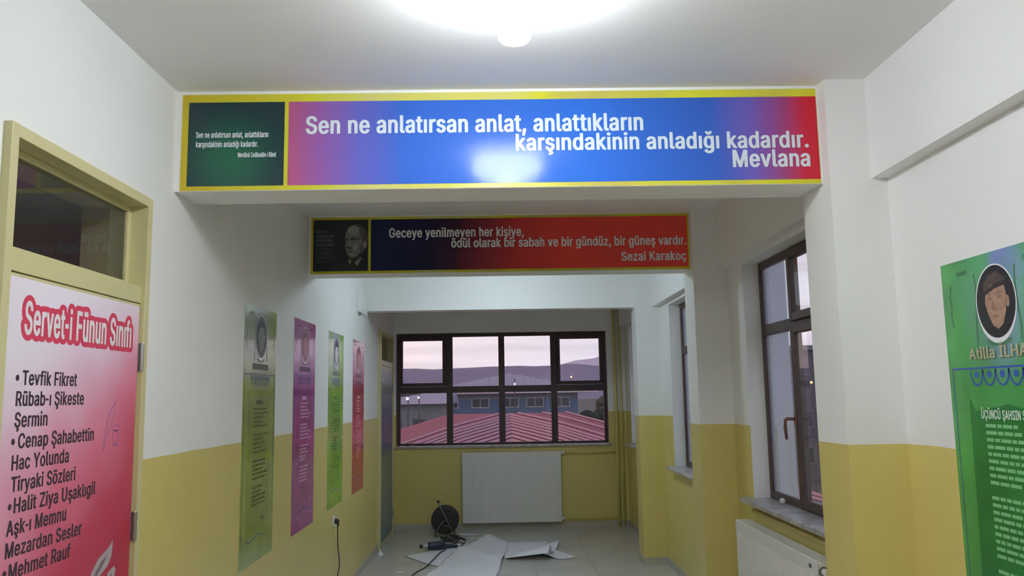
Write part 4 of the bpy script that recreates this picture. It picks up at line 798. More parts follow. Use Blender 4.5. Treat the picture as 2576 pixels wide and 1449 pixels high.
    if name_txt:
        s.text('lettering', name_txt, mat('name shade', L(92,86,60), .4), -.175, .185, ztop-.350, .040, 2, .012)
        s.text('lettering', name_txt, mat('name ink', L(168,172,140), .35), -.178, .182, ztop-.348, .040, 2.5, .0)
    else:
        nm = []; a = -.15
        while a < .15:
            l = rnd.uniform(.012, .020); nm.append(rect(a, ztop-.352, a+l*.7, ztop-.318)); a += l
        s.part('name_print', mat('name ' + label[:20], tuple(c*.45 for c in pale), .4), nm, 2)
    Mt = mat('ink ' + label[:24], ink, .4)
    zt = zr - .155
    if title: s.text('lettering', title, mat('title ink', title_ink, .35), -.137, .15, zt-.014, .030, 2, .025)
    else: s.part('title_print', mat('tink ' + label[:20], title_ink, .35), [rect(-.04 - .03*k, zt-.012, .02 + .03*k, zt+.012) for k in (1,)], 2)
    z = zt - .042; rows = []
    while z > zbot + .30:
        for k in range(9 if title else 5):
            a = -.117; end = rnd.uniform(.02, .17)
            while a < end:
                l = rnd.uniform(.02, .06); rows.append(rect(a, z, a+l, z+.0115)); a += l+.006
            z -= .0232
            if z < zbot+.27: break
        z -= .026
    s.part('text_lines', Mt, rows, 2)
    s.part('signature_print', Mb, stroke([(.05+.01*q, zbot+.22+.012*math.sin(q*1.7)) for q in range(9)], .003) + stroke([(-.2+.04*q, zbot+.13-.012*math.sin(q*.9)) for q in range(11)], .006), 1)
    return t
GRP = 'tall printed poet posters on the left wall'
poster('L', 4.708, 2.170, .775, .63, 'yellow-green poster with a dark oval portrait, nearest of the posters on the left wall', L(150,165,62), L(160,168,150), L(150,152,165), L(140,152,36), L(92,106,34), L(76,88,30), L(78,98,130), None, None, False, L(120,122,120), L(40,46,50), 3, GRP)
poster('L', 5.780, 2.191, .778, .63, 'magenta poster on the left wall between the two green posters', L(168,66,140), L(176,110,165), L(190,120,175), L(160,44,120), L(205,150,190), L(214,170,205), L(110,80,160), None, None, False, L(205,140,150), L(150,95,120), 4, GRP)
poster('L', 6.890, 2.190, .790, .63, 'lime green poster above the wall socket with the plugged cable', L(150,190,60), L(190,205,170), L(170,180,205), L(120,176,30), L(84,128,30), L(70,110,30), L(90,120,165), None, None, False, L(225,222,225), L(95,90,110), 5, GRP)
poster('L', 7.985, 2.194, .783, .63, 'red poster, farthest of the posters on the left wall', L(196,70,84), L(205,130,150), L(200,150,180), L(196,44,52), L(232,150,150), L(236,165,165), L(120,70,120), None, None, False, L(225,150,160), L(160,80,100), 6, GRP)
poster('R', 2.652, 2.095, .690, .63, 'bright green poster with a portrait in a cap on the right wall', L(64,150,72), L(96,160,120), L(130,140,200), L(28,118,52), L(120,190,130), L(205,232,214), L(48,84,170), 'Atilla İLHAN', 'ÜÇÜNCÜ ŞAHSIN ŞİİRİ', True, L(165,130,112), L(36,34,42), 8, 'bright green poster')

# ------------------------------------------------------------------ socket, plug, cable, switch, junction box
so = thing('wall_socket', 'white wall socket with a black plug, low on the left wall', 'socket', (XL, 6.83, .675))
bm = bmesh.new(); box(bm, XL, XL+.010, 6.79, 6.87, .635, .715, .003); obj('socket_plate', bm, M_PLASTIC, so)
bm = bmesh.new(); lathe(bm, [(.028, .010), (.030, .014), (.024, .016), (.022, .012)], (XL, 6.83, .675), 'X', 24); obj('socket_ring', bm, M_PLASTIC, so, smooth=True)
cb = thing('power_cable', 'black cable plugged into the left wall socket and hanging down', 'cable', (XL+.02, 6.83, 0))
bm = bmesh.new(); lathe(bm, [(.019, .012), (.020, .03), (.016, .045), (.008, .05)], (XL, 6.83, .675), 'X', 18)
tube(bm, [(XL+.035, 6.83, .675), (XL+.04, 6.832, .655), (XL+.038, 6.835, .632)], [.013, .010, .007], 10); obj('plug', bm, M_BLACK, cb, smooth=True)
def spline(pts, n=8):
    pts = [Vector(p) for p in pts]; P = [pts[0]] + pts + [pts[-1]]; o = []
    for i in range(1, len(P)-2):
        for k in range(n):
            t = k/n; a, b, c, d = P[i-1], P[i], P[i+1], P[i+2]
            o.append(.5*((2*b) + (c-a)*t + (2*a-5*b+4*c-d)*t*t + (3*b-a-3*c+d)*t**3))
    o.append(P[-2]); return o
bm = bmesh.new(); tube(bm, spline([(XL+.037, 6.835, .64), (XL+.032, 6.86, .56), (XL+.03, 6.90, .45), (XL+.045, 6.88, .33), (XL+.03, 6.85, .2), (XL+.035, 6.82, .08), (XL+.06, 6.76, .012), (XL+.16, 6.66, .006), (XL+.30, 6.55, .006)]), .0042, 7); obj('cord', bm, M_RUBBER, cb, smooth=True)
sw = thing('switch_box', 'small grey switch box on the left wall beside the far door', 'switch', (XL, 9.40, 1.855))
bm = bmesh.new(); box(bm, XL, XL+.030, 9.36, 9.44, 1.818, 1.895, .004); obj('switch_housing', bm, mat('grey plastic', (.30, .30, .30), .4), sw)
bm = bmesh.new(); box(bm, XL+.030, XL+.036, 9.375, 9.425, 1.835, 1.88, .002); obj('rocker', bm, M_PLASTIC, sw)
jb = thing('junction_box', 'flat white junction box on the left wall against the far beam', 'box', (XL, 8.12, 2.47))
bm = bmesh.new(); box(bm, XL, XL+.022, 7.90, 8.368, 2.474, 2.69, .003); obj('box_cover', bm, M_WHITE, jb)
bm = bmesh.new(); lathe(bm, [(.010, -.03), (.014, -.025), (.014, 0)], (XL+.017, 7.96, 2.474), 'Z', 12); obj('cable_gland', bm, mat('grey plastic', (.3,.3,.3), .4), jb)

# ------------------------------------------------------------------ radiators and pipes
def radiator_end():
    t = thing('radiator', 'large white ribbed panel radiator under the wide far window', 'radiator', (.14, YE-.05, 0))
    x0, x1, z0, z1, yf = -.482, .765, .080, .942, 10.60
    bm = bmesh.new(); n = 38; st = (x1-x0-.03)/n; pr = [(x0+.006, yf+.004), (x0+.015, yf)]
    for k in range(n):
        a = x0+.015+k*st; pr += [(a+st*.30, yf), (a+st*.42, yf+.003), (a+st*.68, yf+.003), (a+st*.80, yf)]
    pr += [(x1-.006, yf+.004)]
    lo = [bm.verts.new((a, b, z0)) for a, b in pr]; hi = [bm.verts.new((a, b, z1)) for a, b in pr]
    for i in range(len(pr)-1): bm.faces.new((lo[i], lo[i+1], hi[i+1], hi[i]))
    box(bm, x0+.006, x1-.006, yf+.006, yf+.012, z0, z1)
    o = obj('front_panel', bm, M_RAD, t)
    BX('side_cover', M_RAD, [(x0, x0+.006, yf+.002, YE-.02, z0+.004, z1)], t, bev=.002); BX('side_cover', M_RAD, [(x1-.006, x1, yf+.002, YE-.02, z0+.004, z1)], t, bev=.002)
    BX('back_panel', M_RAD, [(x0+.01, x1-.01, YE-.026, YE-.02, z0, z1-.01)], t)
    g = [(x0+.006, x1-.006, yf+.004, yf+.014, z1, z1+.003), (x0+.006, x1-.006, YE-.03, YE-.02, z1, z1+.003)]
    k = x0+.006
    while k < x1-.01: g.append((k, k+.006, yf+.014, YE-.03, z1, z1+.003)); k += .016
    BX('top_grille', M_RAD, g, t)
    for a in (x0+.2, x1-.23): BX('bracket', M_STEEL, [(a, a+.03, YE-.02, YE-.002, .3, .8)], t)
    bm = bmesh.new(); lathe(bm, [(.012, 0), (.020, .004), (.022, .03), (.018, .045), (.010, .055)], (x1, YE-.045, .925), 'X', 16); obj('valve', bm, M_PLASTIC, t, smooth=True)
    bm = bmesh.new(); lathe(bm, [(.012, 0), (.018, .004), (.018, .03), (.010, .04)], (x1, YE-.045, .115), 'X', 16); obj('valve', bm, M_PLASTIC, t, smooth=True)
radiator_end()
hp = thing('heating_pipe', 'yellow painted heating riser in the far right corner with branches to the radiator', 'pipe', (1.49, YE-.03, 0))
bm = bmesh.new(); tube(bm, [(1.492, YE-.032, 0), (1.492, YE-.032, H)], .019, 14); obj('riser', bm, M_YEL, hp, smooth=True)
bm = bmesh.new(); tube(bm, [(1.56, YE-.03, 0), (1.56, YE-.03, H)], .012, 12); obj('riser', bm, M_YEL, hp, smooth=True)
for z in (.925, .115):
    bm = bmesh.new(); tube(bm, [(.826, YE-.045, z), (1.2, YE-.045, z), (1.48, YE-.035, z)], .009, 10); obj('branch_pipe', bm, M_YEL, hp, smooth=True)

def radiator_side():
    t = thing('radiator', 'white panel radiator below the tall brown window, cut off by the near pillar', 'radiator', (1.56, 4.74, 0))
    y0, y1, z0, z1, xf, xb = 4.065, 5.47, .13, .835, 1.515, 1.605
    bm = bmesh.new(); n = 45; st = (y1-y0-.05)/n; pr = [(y0+.004, xf+.006), (y0+.014, xf)]
    for k in range(n):
        a = y0+.025+k*st; pr += [(a+st*.30, xf), (a+st*.42, xf+.005), (a+st*.68, xf+.005), (a+st*.80, xf)]
    pr += [(y1-.014, xf), (y1-.004, xf+.006)]
    za = z1-.075
    lo = [bm.verts.new((b, a, z0)) for a, b in pr]; hi = [bm.verts.new((b, a, za)) for a, b in pr]
    tp = [bm.verts.new((xf, a, za+.012)) for a, b in pr]; t2 = [bm.verts.new((xf+.002, a, z1-.006)) for a, b in pr]; t3 = [bm.verts.new((xf+.010, a, z1)) for a, b in pr]
    for A, B in ((lo, hi), (hi, tp), (tp, t2), (t2, t3)):
        for i in range(len(pr)-1): bm.faces.new((A[i], A[i+1], B[i+1], B[i]))
    box(bm, xf+.007, xf+.012, y0+.004, y1-.004, z0, z1-.004)
    obj('front_panel', bm, M_RAD, t)
    for a in (y0, y1-.005): BX('side_cover', M_RAD, [(xf+.003, xb, a, a+.005, z0+.004, z1)], t, bev=.002)
    BX('back_panel', M_RAD, [(xb-.006, xb, y0+.01, y1-.01, z0, z1-.01)], t)
    BX('top_cover', M_RAD, [(xf+.008, xb, y0+.005, y1-.005, z1-.003, z1+.0005)], t)
    for a in (y0+.2, y1-.23): BX('bracket', M_STEEL, [(xb, XI, a, a+.03, .3, .7)], t)
    bm = bmesh.new(); lathe(bm, [(.010, 0), (.016, -.004), (.018, -.03), (.015, -.045), (.008, -.048)], (1.538, y0, .792), 'Y', 20); obj('valve', bm, M_PLASTIC, t, smooth=True)
    bm = bmesh.new(); lathe(bm, [(.012, -.002), (.023, -.003), (.023, -.008), (.012, -.009)], (1.538, y0, .792), 'Y', 20); obj('valve_ring', bm, M_RADG, t)
    bm = bmesh.new(); lathe(bm, [(.004, 0), (.010, -.001), (.010, -.005)], (xf, 4.17, .80), 'X', 12); obj('vent_plug', bm, M_RADG, t)
    bm = bmesh.new(); tube(bm, [(1.538, y0-.05, .792), (1.55, y0-.12, .792), (1.58, 3.84, .80), (1.60, 3.68, .80)], .009, 10); obj('feed_pipe', bm, M_YEL, t, smooth=True)
radiator_side()
hb = thing('heating_pipe', 'thin yellow painted pipe along the wall between marble sill and radiator', 'pipe', (1.612, 4.5, .895))
bm = bmesh.new(); tube(bm, [(1.612, 3.64, .897), (1.612, 5.40, .897)], .011, 10); obj('pipe', bm, M_YEL, hb, smooth=True)

# ------------------------------------------------------------------ things on the floor
# cable reel
cr = thing('cable_reel', 'black cable reel on a metal stand left of the far radiator', 'cable reel', (-.68, 10.2, 0))
c = (-.672, 10.22, .188)
for yy in (-.062, .056):
    bm = bmesh.new(); lathe(bm, [(.02, yy), (.150, yy), (.163, yy+.002), (.166, yy+.004), (.163, yy+.008), (.02, yy+.008)], c, 'Y', 44); obj('flange', bm, M_BLACK, cr, smooth=False)
bm = bmesh.new(); lathe(bm, [(.14, -.054)] + [(.145 + .004*(k % 2), -.054 + .11*k/14) for k in range(15)], c, 'Y', 36); obj('wound_cable', bm, M_RUBBER, cr, smooth=True)
bm = bmesh.new(); lathe(bm, [(.02, -.075), (.045, -.072), (.05, -.063)], c, 'Y', 24); obj('hub', bm, M_BLACK, cr, smooth=True)
bm = bmesh.new()
tube(bm, [(-.748, 10.115, .405), (-.738, 10.115, .375), (-.556, 10.115, .010)], .0075, 10)
tube(bm, [(-.60, 10.115, .103), (-.70, 10.12, .15)], .004, 8)
tube(bm, [(-.800, 10.115, .010), (-.715, 10.118, .155), (-.672, 10.14, .188)], .0065, 10)
tube(bm, [(-.800, 10.115, .010), (-.800, 10.315, .010)], .0075, 10); tube(bm, [(-.556, 10.115, .010), (-.556, 10.315, .010)], .0075, 10)
tube(bm, [(-.800, 10.115, .010), (-.556, 10.115, .010)], .0075, 10)
tube(bm, [(-.800, 10.315, .010), (-.738, 10.31, .375), (-.556, 10.315, .010)], .0075, 10); tube(bm, [(-.738, 10.115, .375), (-.738, 10.31, .375)], .0075, 10)
obj('stand', bm, mat('dull steel', (.30, .30, .29), .45, metal=.8), cr, smooth=True, label='bent steel tube stand')
bm = bmesh.new(); lathe(bm, [(.006, -.02), (.016, -.017), (.018, -.002), (.012, .008)], (-.748, 10.11, .412), 'Y', 16); obj('knob', bm, M_BLACK, cr, smooth=True)
bm = bmesh.new(); rr = random.Random(5)
pts = [(-.62, 10.10, .03)]
for k in range(30):
    a = k*.62; pts.append((-.60 + .15*math.cos(a)*(.7+.3*math.sin(k)) + .002*k, 9.93 + .13*math.sin(a)*(.8+.2*math.cos(k*.7)) - .006*k, .008 + .012*(k % 4)))
tube(bm, spline(pts, 5), .006, 6); obj('loose_cable', bm, M_RUBBER, cr, smooth=True)

# papers
def sheet_mesh(name, poly_pts, label, zfun, th=.0012, res=26, group='white backing paper sheets on the floor', M=None):
    xs = [p[0] for p in poly_pts]; ys = [p[1] for p in poly_pts]
    bm = bmesh.new(); f = bm.faces.new([bm.verts.new((p[0], p[1], 0)) for p in poly_pts])
    for k in range(1, res):
        xx = min(xs) + (max(xs)-min(xs))*k/res; bmesh.ops.bisect_plane(bm, geom=bm.verts[:]+bm.edges[:]+bm.faces[:], plane_co=(xx, 0, 0), plane_no=(1, 0, 0))
        yy = min(ys) + (max(ys)-min(ys))*k/res; bmesh.ops.bisect_plane(bm, geom=bm.verts[:]+bm.edges[:]+bm.faces[:], plane_co=(0, yy, 0), plane_no=(0, 1, 0))
    for v in bm.verts: v.co.z = zfun(v.co.x, v.co.y)
    bmesh.ops.triangulate(bm, faces=bm.faces)
    bmesh.ops.solidify(bm, geom=bm.faces[:], thickness=th)
    o = obj(name, bm, M or M_PAPER, smooth=True); tag(o, label, 'paper', group); return o
wv = lambda x, y, a=.004: a*(1 + math.sin(x*6+1.3)*math.cos(y*5+.4))
sheet_mesh('backing_paper', [(-1.02, 8.96), (-.80, 9.17), (-.60, 9.42), (-.50, 9.62), (-.10, 9.62), (-.30, 8.75), (-.62, 8.40), (-.72, 8.48)], 'long white paper sheet under the dark power tool', lambda x, y: .003 + wv(x, y, .002))
def zmain(x, y):
    r = abs((x+.25)*.5 + (y-8.9)*.35)   # a soft crease across the sheet
    return .012 + wv(x, y, .006) + .022*math.exp(-(r/.05)**2) + .03*max(0, 1-((x+.17)**2+(y-9.95)**2)/.06)
sheet_mesh('backing_paper', [(-.172, 10.0), (.02, 9.70), (.075, 9.58), (.03, 8.80), (.015, 8.70), (-.045, 7.85), (-.10, 7.3), (-.86, 7.3), (-.77, 7.62), (-.70, 7.97), (-.60, 8.38), (-.575, 8.75), (-.46, 9.25)], 'big white paper sheet in the middle of the floor pile, nearest to us', zmain)
sheet_mesh('backing_paper', [(.02, 9.62), (.52, 9.65), (.50, 9.2), (.28, 8.85), (.02, 8.72)], 'white paper sheet lying flat right of the big sheet, under the curled corner', lambda x, y: .004 + wv(x, y, .003))
# curled sheet: a corner rolled up
bm = bmesh.new(); A = Vector((.03, 8.66, .004)); B = Vector((.40, 8.60, .004)); nS = 22; prev = None
for k in range(nS+1):
    t = k/nS; row = []
    for q in range(15):
        s_ = q/14
        base = A.lerp(Vector((.47, 8.52, .004)), t)
        far = Vector((.20, 9.05, .006)).lerp(Vector((.66, 9.52, .006)), t)
        p = base.lerp(far, s_)
        lift = (.015+.11*t)*math.exp(-((s_-.13)/.17)**2) + .05*t*math.exp(-((s_-.85)/.16)**2)
        p.z += lift + .004; p.y += .05*t*math.exp(-((s_-.1)/.2)**2)
        row.append(bm.verts.new(p))
    if prev:
        for q in range(14): bm.faces.new((prev[q], prev[q+1], row[q+1], row[q]))
    prev = row
bmesh.ops.solidify(bm, geom=bm.faces[:], thickness=.0012)
tag(obj('backing_paper', bm, M_PAPER, smooth=True), 'curled white paper with a raised rolled edge at the right of the pile', 'paper', 'white backing paper sheets on the floor')
sheet_mesh('backing_paper', [(.45, 9.25), (.54, 9.2), (.66, 8.98), (.77, 8.70), (.62, 8.62), (.44, 8.72)], 'pointed white paper corner at the right tip of the floor pile', lambda x, y: .004 + .03*max(0, 1-abs(x-.46)/.1) + wv(x, y, .002), res=14)
sheet_mesh('paper_scrap', [(-.56, 10.36), (-.44, 10.34), (-.25, 10.22), (-.38, 10.16), (-.52, 10.24)], 'white paper scrap on the floor under the left edge of the far radiator', lambda x, y: .003, res=6, group='white paper scraps')
sheet_mesh('paper_scrap', [(-.41, 10.02), (-.33, 10.04), (-.27, 9.98), (-.36, 9.93)], 'tiny white paper scrap between cable reel and paper pile', lambda x, y: .003, res=4, group='white paper scraps')
sheet_mesh('paper_scrap', [(-1.02, 8.16), (-.96, 8.20), (-.93, 8.14), (-.99, 8.11)], 'flat white scrap near the bottom left of the paper pile', lambda x, y: .003, res=4, group='white paper scraps')
bm = bmesh.new()
for tri in (((-1.30, 9.02, .001), (-1.262, 9.03, .001), (-1.285, 9.04, .060)), ((-1.262, 9.03, .001), (-1.25, 9.07, .001), (-1.285, 9.04, .060)), ((-1.30, 9.02, .001), (-1.25, 9.07, .001), (-1.262, 9.03, .001))): poly(bm, tri)
bmesh.ops.solidify(bm, geom=bm.faces[:], thickness=.001)
tag(obj('paper_scrap', bm, M_PAPER), 'small crumpled white scrap standing on the floor before the far door', 'paper', 'white paper scraps')

# power tool
pt = thing('power_tool', 'dark blue handheld power tool lying on the paper with its cord', 'power tool', (-.63, 9.33, .02))
def xf(p, o=(-.80, 9.22, .055), a=R(14)):
    x, y, z = p; return (o[0] + x*math.cos(a) - y*math.sin(a), o[1] + x*math.sin(a) + y*math.cos(a), o[2] + z)
bm = bmesh.new(); tube(bm, [xf((q, 0, 0)) for q in (0, .012, .03, .08, .13, .18, .20)], [.030, .038, .042, .045, .043, .036, .02], 20); obj('body', bm, M_NAVY, pt, smooth=True)
bm = bmesh.new(); tube(bm, [xf((q, 0, 0)) for q in (-.055, -.05, -.01, .005)], [.018, .022, .028, .030], 18); obj('nozzle', bm, mat('pale metal', (.5, .53, .55), .35, metal=.6), pt, smooth=True)
bm = bmesh.new(); tube(bm, [xf((q, 0, 0)) for q in (-.085, -.08, -.055)], [.016, .020, .018], 14); obj('nose_cap', bm, M_BLACK, pt, smooth=True)
bm = bmesh.new(); tube(bm, [xf(p) for p in ((.12, .02, -.012), (.19, .05, -.025), (.27, .06, -.03), (.33, .055, -.034), (.345, .05, -.036))], [.030, .026, .024, .020, .012], 16); obj('grip', bm, M_NAVY, pt, smooth=True)
bm = bmesh.new(); tube(bm, [xf((.16, .01, -.01)), xf((.19, -.005, -.012))], [.008, .008], 8); obj('trigger', bm, M_BLACK, pt)
bm = bmesh.new(); tube(bm, spline([xf((.345, .05, -.036)), (-.43, 9.40, .03), (-.41, 9.50, .03), (-.44, 9.60, .014), (-.47, 9.66, .012)], 6), .005, 7); obj('cord', bm, M_RUBBER, pt, smooth=True)
fc = thing('power_cable', 'thin black cable curving over the paper to the bottom edge of the view', 'cable', (-.68, 8.7, 0))
bm = bmesh.new(); tube(bm, spline([(-.60, 9.24, .012), (-.645, 9.05, .020), (-.675, 8.78, .022), (-.70, 8.55, .024), (-.745, 8.33, .008), (-.80, 8.16, .006), (-.835, 7.97, .006), (-.84, 7.6, .006), (-.82, 7.2, .006), (-.77, 6.95, .006)]), .0055, 8); obj('cord', bm, M_RUBBER, fc, smooth=True)

# ------------------------------------------------------------------ outside
GZ = -6.0
M_GROUND = mat('dusk ground', (.10, .105, .10), .9, var=.3, vscale=.05)
bm = bmesh.new(); poly(bm, [(-3000, -60, GZ), (3000, -60, GZ), (3000, 2700, GZ), (-3000, 2700, GZ)]); g = obj('ground', bm, M_GROUND); g['kind'] = 'structure'
# hills
def ridge(name, label, D, hs, M, depth):
    bm = bmesh.new(); rows = []
    for j, f in enumerate((0, .3, .52, .74, 1.0, .8, 0)):
        row = []
        for px, hh in hs:
            X = (px-1252)/2075*D*1.02 + 0; w = 1 + .08*math.sin(px*.05+j*2)
            row.append(bm.verts.new((X, D + depth*(j-4)*.25, GZ + (hh-GZ)*f*(w if j not in (4,) else 1))))
        rows.append(row)
    for A, B in zip(rows, rows[1:]):
        for i in range(len(A)-1): bm.faces.new((A[i], A[i+1], B[i+1], B[i]))
    o = obj(name, bm, M, smooth=True); o['kind'] = 'structure'; o['label'] = label
D = 2400
def hz(y, D): return 1.65 + (999.5 - y)/2075*D
import itertools
base = [(700, 945), (900, 936), (1010, 928), (1050, 928), (1090, 931), (1140, 929), (1180, 928), (1230, 926), (1250, 926), (1300, 925), (1340, 927), (1380, 926), (1420, 922), (1450, 923), (1480, 927), (1510, 930), (1600, 935), (1800, 930), (2000, 925), (2300, 930), (2800, 940), (-400, 950), (300, 940)]
base.sort()
M_HILL = mat('hazed hill', (.24, .215, .33), .95, var=.08, vscale=.004); M_MTN = mat('hazed mountain', (.58, .54, .70), .95, var=.04, vscale=.002)  # distance haze is mixed into both base colours
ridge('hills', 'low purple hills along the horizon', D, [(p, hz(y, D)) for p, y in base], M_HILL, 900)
D = 5200
mt = [(1250, 990), (1380, 940), (1410, 922), (1440, 914), (1470, 911), (1487, 909), (1510, 901), (1560, 885), (1640, 880), (1720, 900), (1850, 930), (2100, 960)]
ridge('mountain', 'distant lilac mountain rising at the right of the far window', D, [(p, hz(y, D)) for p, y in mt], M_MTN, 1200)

# red roofed building just outside
rb = thing('building', 'neighbouring building with a red ribbed metal roof below the far window', 'building', (0, 26, GZ))
T0, TL, TR, Lc, Rc, Nn = (.5, 40, .80), (-2.6, 43.2, .76), (3.4, 43.2, .76), (-5.2, 38, .05), (6.2, 38, .02), (.3, 12.5, -.75)
LN, RN = (-9.5, 13, -1.75), (10.0, 13, -1.75)
M_RED = mat('red metal roof', (.31, .06, .11), .75, var=.12, vscale=.6); M_REDL = mat('pale roof rib', (.50, .26, .34), .7)  # ribs are a paler red than the slopes
bm = bmesh.new()
for tri in ((Nn, T0, TL), (Nn, TL, Lc), (Nn, Lc, LN)): poly(bm, tri)
obj('roof_slope', bm, M_RED, rb)
bm = bmesh.new()
for tri in ((Nn, TR, T0), (Nn, Rc, TR), (Nn, RN, Rc)): poly(bm, tri)
obj('roof_slope', bm, M_RED, rb)
bm = bmesh.new(); poly(bm, (T0, TR, (3.2, 46, .2), (-2.4, 46, .2), TL)); obj('roof_slope', bm, M_RED, rb)
def plane_z(P, Q, S_, x, y):
    P, Q, S_ = Vector(P), Vector(Q), Vector(S_); n = (Q-P).cross(S_-P); return P.z - (n.x*(x-P.x) + n.y*(y-P.y))/n.z
def roof_z(x, y, s_):
    tris = [(Nn, T0, TL), (Nn, TL, Lc), (Nn, Lc, LN)] if s_ < 0 else [(Nn, T0, TR), (Nn, TR, Rc), (Nn, Rc, RN)]
    for t3 in tris:
        (ax, ay, _), (bx, by, _), (cx_, cy_, _) = t3
        d = (by-cy_)*(ax-cx_)+(cx_-bx)*(ay-cy_); l1 = ((by-cy_)*(x-cx_)+(cx_-bx)*(y-cy_))/d; l2 = ((cy_-ay)*(x-cx_)+(ax-cx_)*(y-cy_))/d
        if min(l1, l2, 1-l1-l2) >= -1e-4: return plane_z(*t3, x, y)
    return None
for sg in (-1, 1):
    for k in range(60):
        y0 = 13.4 + k*1.35; x0 = .3 + (y0-12.5)/27.5*.2 if y0 < 40 else None
        if y0 >= 40: x0 = .5 + sg*(y0-40)*.93
        prv = None; bm = bmesh.new(); cnt = 0
        for q in range(60):
            x = x0 + sg*q*.35; y = y0 - q*.35*2.2; z = roof_z(x + sg*.02, y, sg)
            if z is None: break
            cur = (Vector((x, y, z+.09)), Vector((x, y+.30, z+.01)), Vector((x, y-.30, z+.01)))
            if prv:
                poly(bm, (prv[0], cur[0], cur[1], prv[1])); poly(bm, (prv[2], cur[2], cur[0], prv[0])); cnt += 1
            prv = cur
        if cnt: obj('roof_rib', bm, M_REDL, rb)
        else: bm.free()
BX('wall', mat('grey plaster', (.35, .34, .35), .8), [(-8.6, 9.1, 13.4, 40, GZ, -2.1)], rb)

M_BLUE = mat('blue facade', (.13, .20, .33), .8, var=.12, vscale=.8); M_BAND = mat('grey facade', (.22, .24, .30), .8)
M_ROOFG = mat('grey lilac roof', (.34, .33, .46), .6); M_FASC = mat('pale fascia', (.62, .52, .60), .6); M_DKW = mat('dark pane', (.05, .055, .08), .2); M_PALE = mat('pale window trim', (.45, .45, .52), .6)
bb = thing('building', 'blue walled building with a grey hipped roof behind the red roof', 'building', (.8, 76, GZ))
YF = 70.0
BX('wall', M_BLUE, [(-5.0, 6.6, YF, YF+14, GZ, 1.38)], bb); BX('upper_wall', M_BAND, [(-5.0, 6.6, YF, YF+14, 1.38, 1.85)], bb)
BX('fascia', M_FASC, [(-6.2, 8.2, YF-1.0, YF+15, 1.85, 2.12)], bb)
bm = bmesh.new(); a0, a1, b0, b1 = -6.2, 8.2, YF-1.0, YF+15
q = [bm.verts.new(p) for p in ((a0, b0, 2.12), (a1, b0, 2.12), (a1, b1, 2.12), (a0, b1, 2.12), (.8, YF+6.0, 3.7), (.8, YF+8, 3.7))]
for f in ((0, 1, 4), (1, 2, 5, 4), (2, 3, 5), (3, 0, 4, 5)): bm.faces.new([q[i] for i in f])
obj('roof', bm, M_ROOFG, bb)
for k in range(15):
    a = a0 + (a1-a0)*k/14; t = 1 - abs((a-1.0)/7.2); yy = b0 + 7*t; zz = 2.12 + 1.58*t
    if t < .05: continue
    bm = bmesh.new(); tube(bm, [(a, b0, 2.14), (a, yy, zz+.04)], .05, 5); obj('roof_rib', bm, mat('roof rib lilac', (.42, .42, .54), .6), bb)
for xw in (-4.2, -1.6, 0.9, 3.0, 5.2):
    wn = BX('window', M_PALE, [(xw-.75, xw+.75, YF-.06, YF+.02, .66, 1.50)], bb)
    for a in (-.66, .04): BX('pane', M_DKW, [(xw+a, xw+a+.62, YF-.09, YF-.05, .76, 1.42)], wn)
    wn2 = BX('window', M_PALE, [(xw-.75, xw+.75, YF-.06, YF+.02, -3.6, -2.2)], bb)
    BX('pane', M_DKW, [(xw-.66, xw+.66, YF-.09, YF-.05, -3.5, -2.3)], wn2)
gb = thing('building', 'low grey building with a pale roof at the left edge of the far window', 'building', (-6.5, 60, GZ))
BX('wall', mat('grey green wall', (.22, .25, .28), .85, var=.1, vscale=.5), [(-9.6, -3.6, 56, 66, GZ, 1.2)], gb)
bm = bmesh.new(); q = [bm.verts.new(p) for p in ((-10, 55.4, 1.2), (-3.2, 55.4, 1.2), (-3.2, 66.5, 1.2), (-10, 66.5, 1.2), (-4.3, 61, 2.1), (-3.2, 61, 2.1))]
for f in ((0, 1, 5, 4), (1, 2, 5), (2, 3, 4, 5), (3, 0, 4)): bm.faces.new([q[i] for i in f])
obj('roof', bm, M_ROOFG, gb)
for xw in (-8.6, -7.0, -5.4): BX('window', M_DKW, [(xw-.4, xw+.4, 55.95, 56.02, -1.2, .2)], gb)

# trees to the right of the blue building
rr = random.Random(11)
for i, (X, Yy, h, r) in enumerate(((9.8, 84, 5.6, 2.2), (12.6, 92, 6.8, 2.6), (16, 104, 7.6, 3.2), (-16, 96, 6.2, 2.8), (-12.5, 110, 7.2, 3.0))):
    lab = ['dark tree right beside the blue building', 'second dark tree right of the blue building', 'dark tree farthest right beyond the blue building', 'dark tree far left beyond the low grey building', 'dark tree behind the low grey building'][i]
    t = thing('tree', lab, 'tree', (X, Yy, GZ), group='trees around the far buildings')
    bm = bmesh.new(); tube(bm, [(X, Yy, GZ), (X+.1, Yy, GZ+h*.5), (X, Yy, GZ+h*.8)], [.28, .2, .1], 8); obj('trunk', bm, mat('bark', (.08, .06, .05), .9), t)
    bm = bmesh.new()
    for k in range(26):
        a, b_ = rr.uniform(0, 6.28), rr.uniform(-.6, 1); q = r*rr.uniform(.3, .85)
        bmesh.ops.create_icosphere(bm, subdivisions=2, radius=r*rr.uniform(.25, .45), matrix=Matrix.Translation((X+q*math.cos(a)*math.sqrt(1-b_*b_*.6), Yy+q*math.sin(a), GZ+h*.72+b_*r*.8)))
    for v in bm.verts: v.co += Vector((rr.uniform(-.12, .12),)*3)
    obj('crown', bm, mat('dusk foliage', (.055, .075, .06), .95), t)
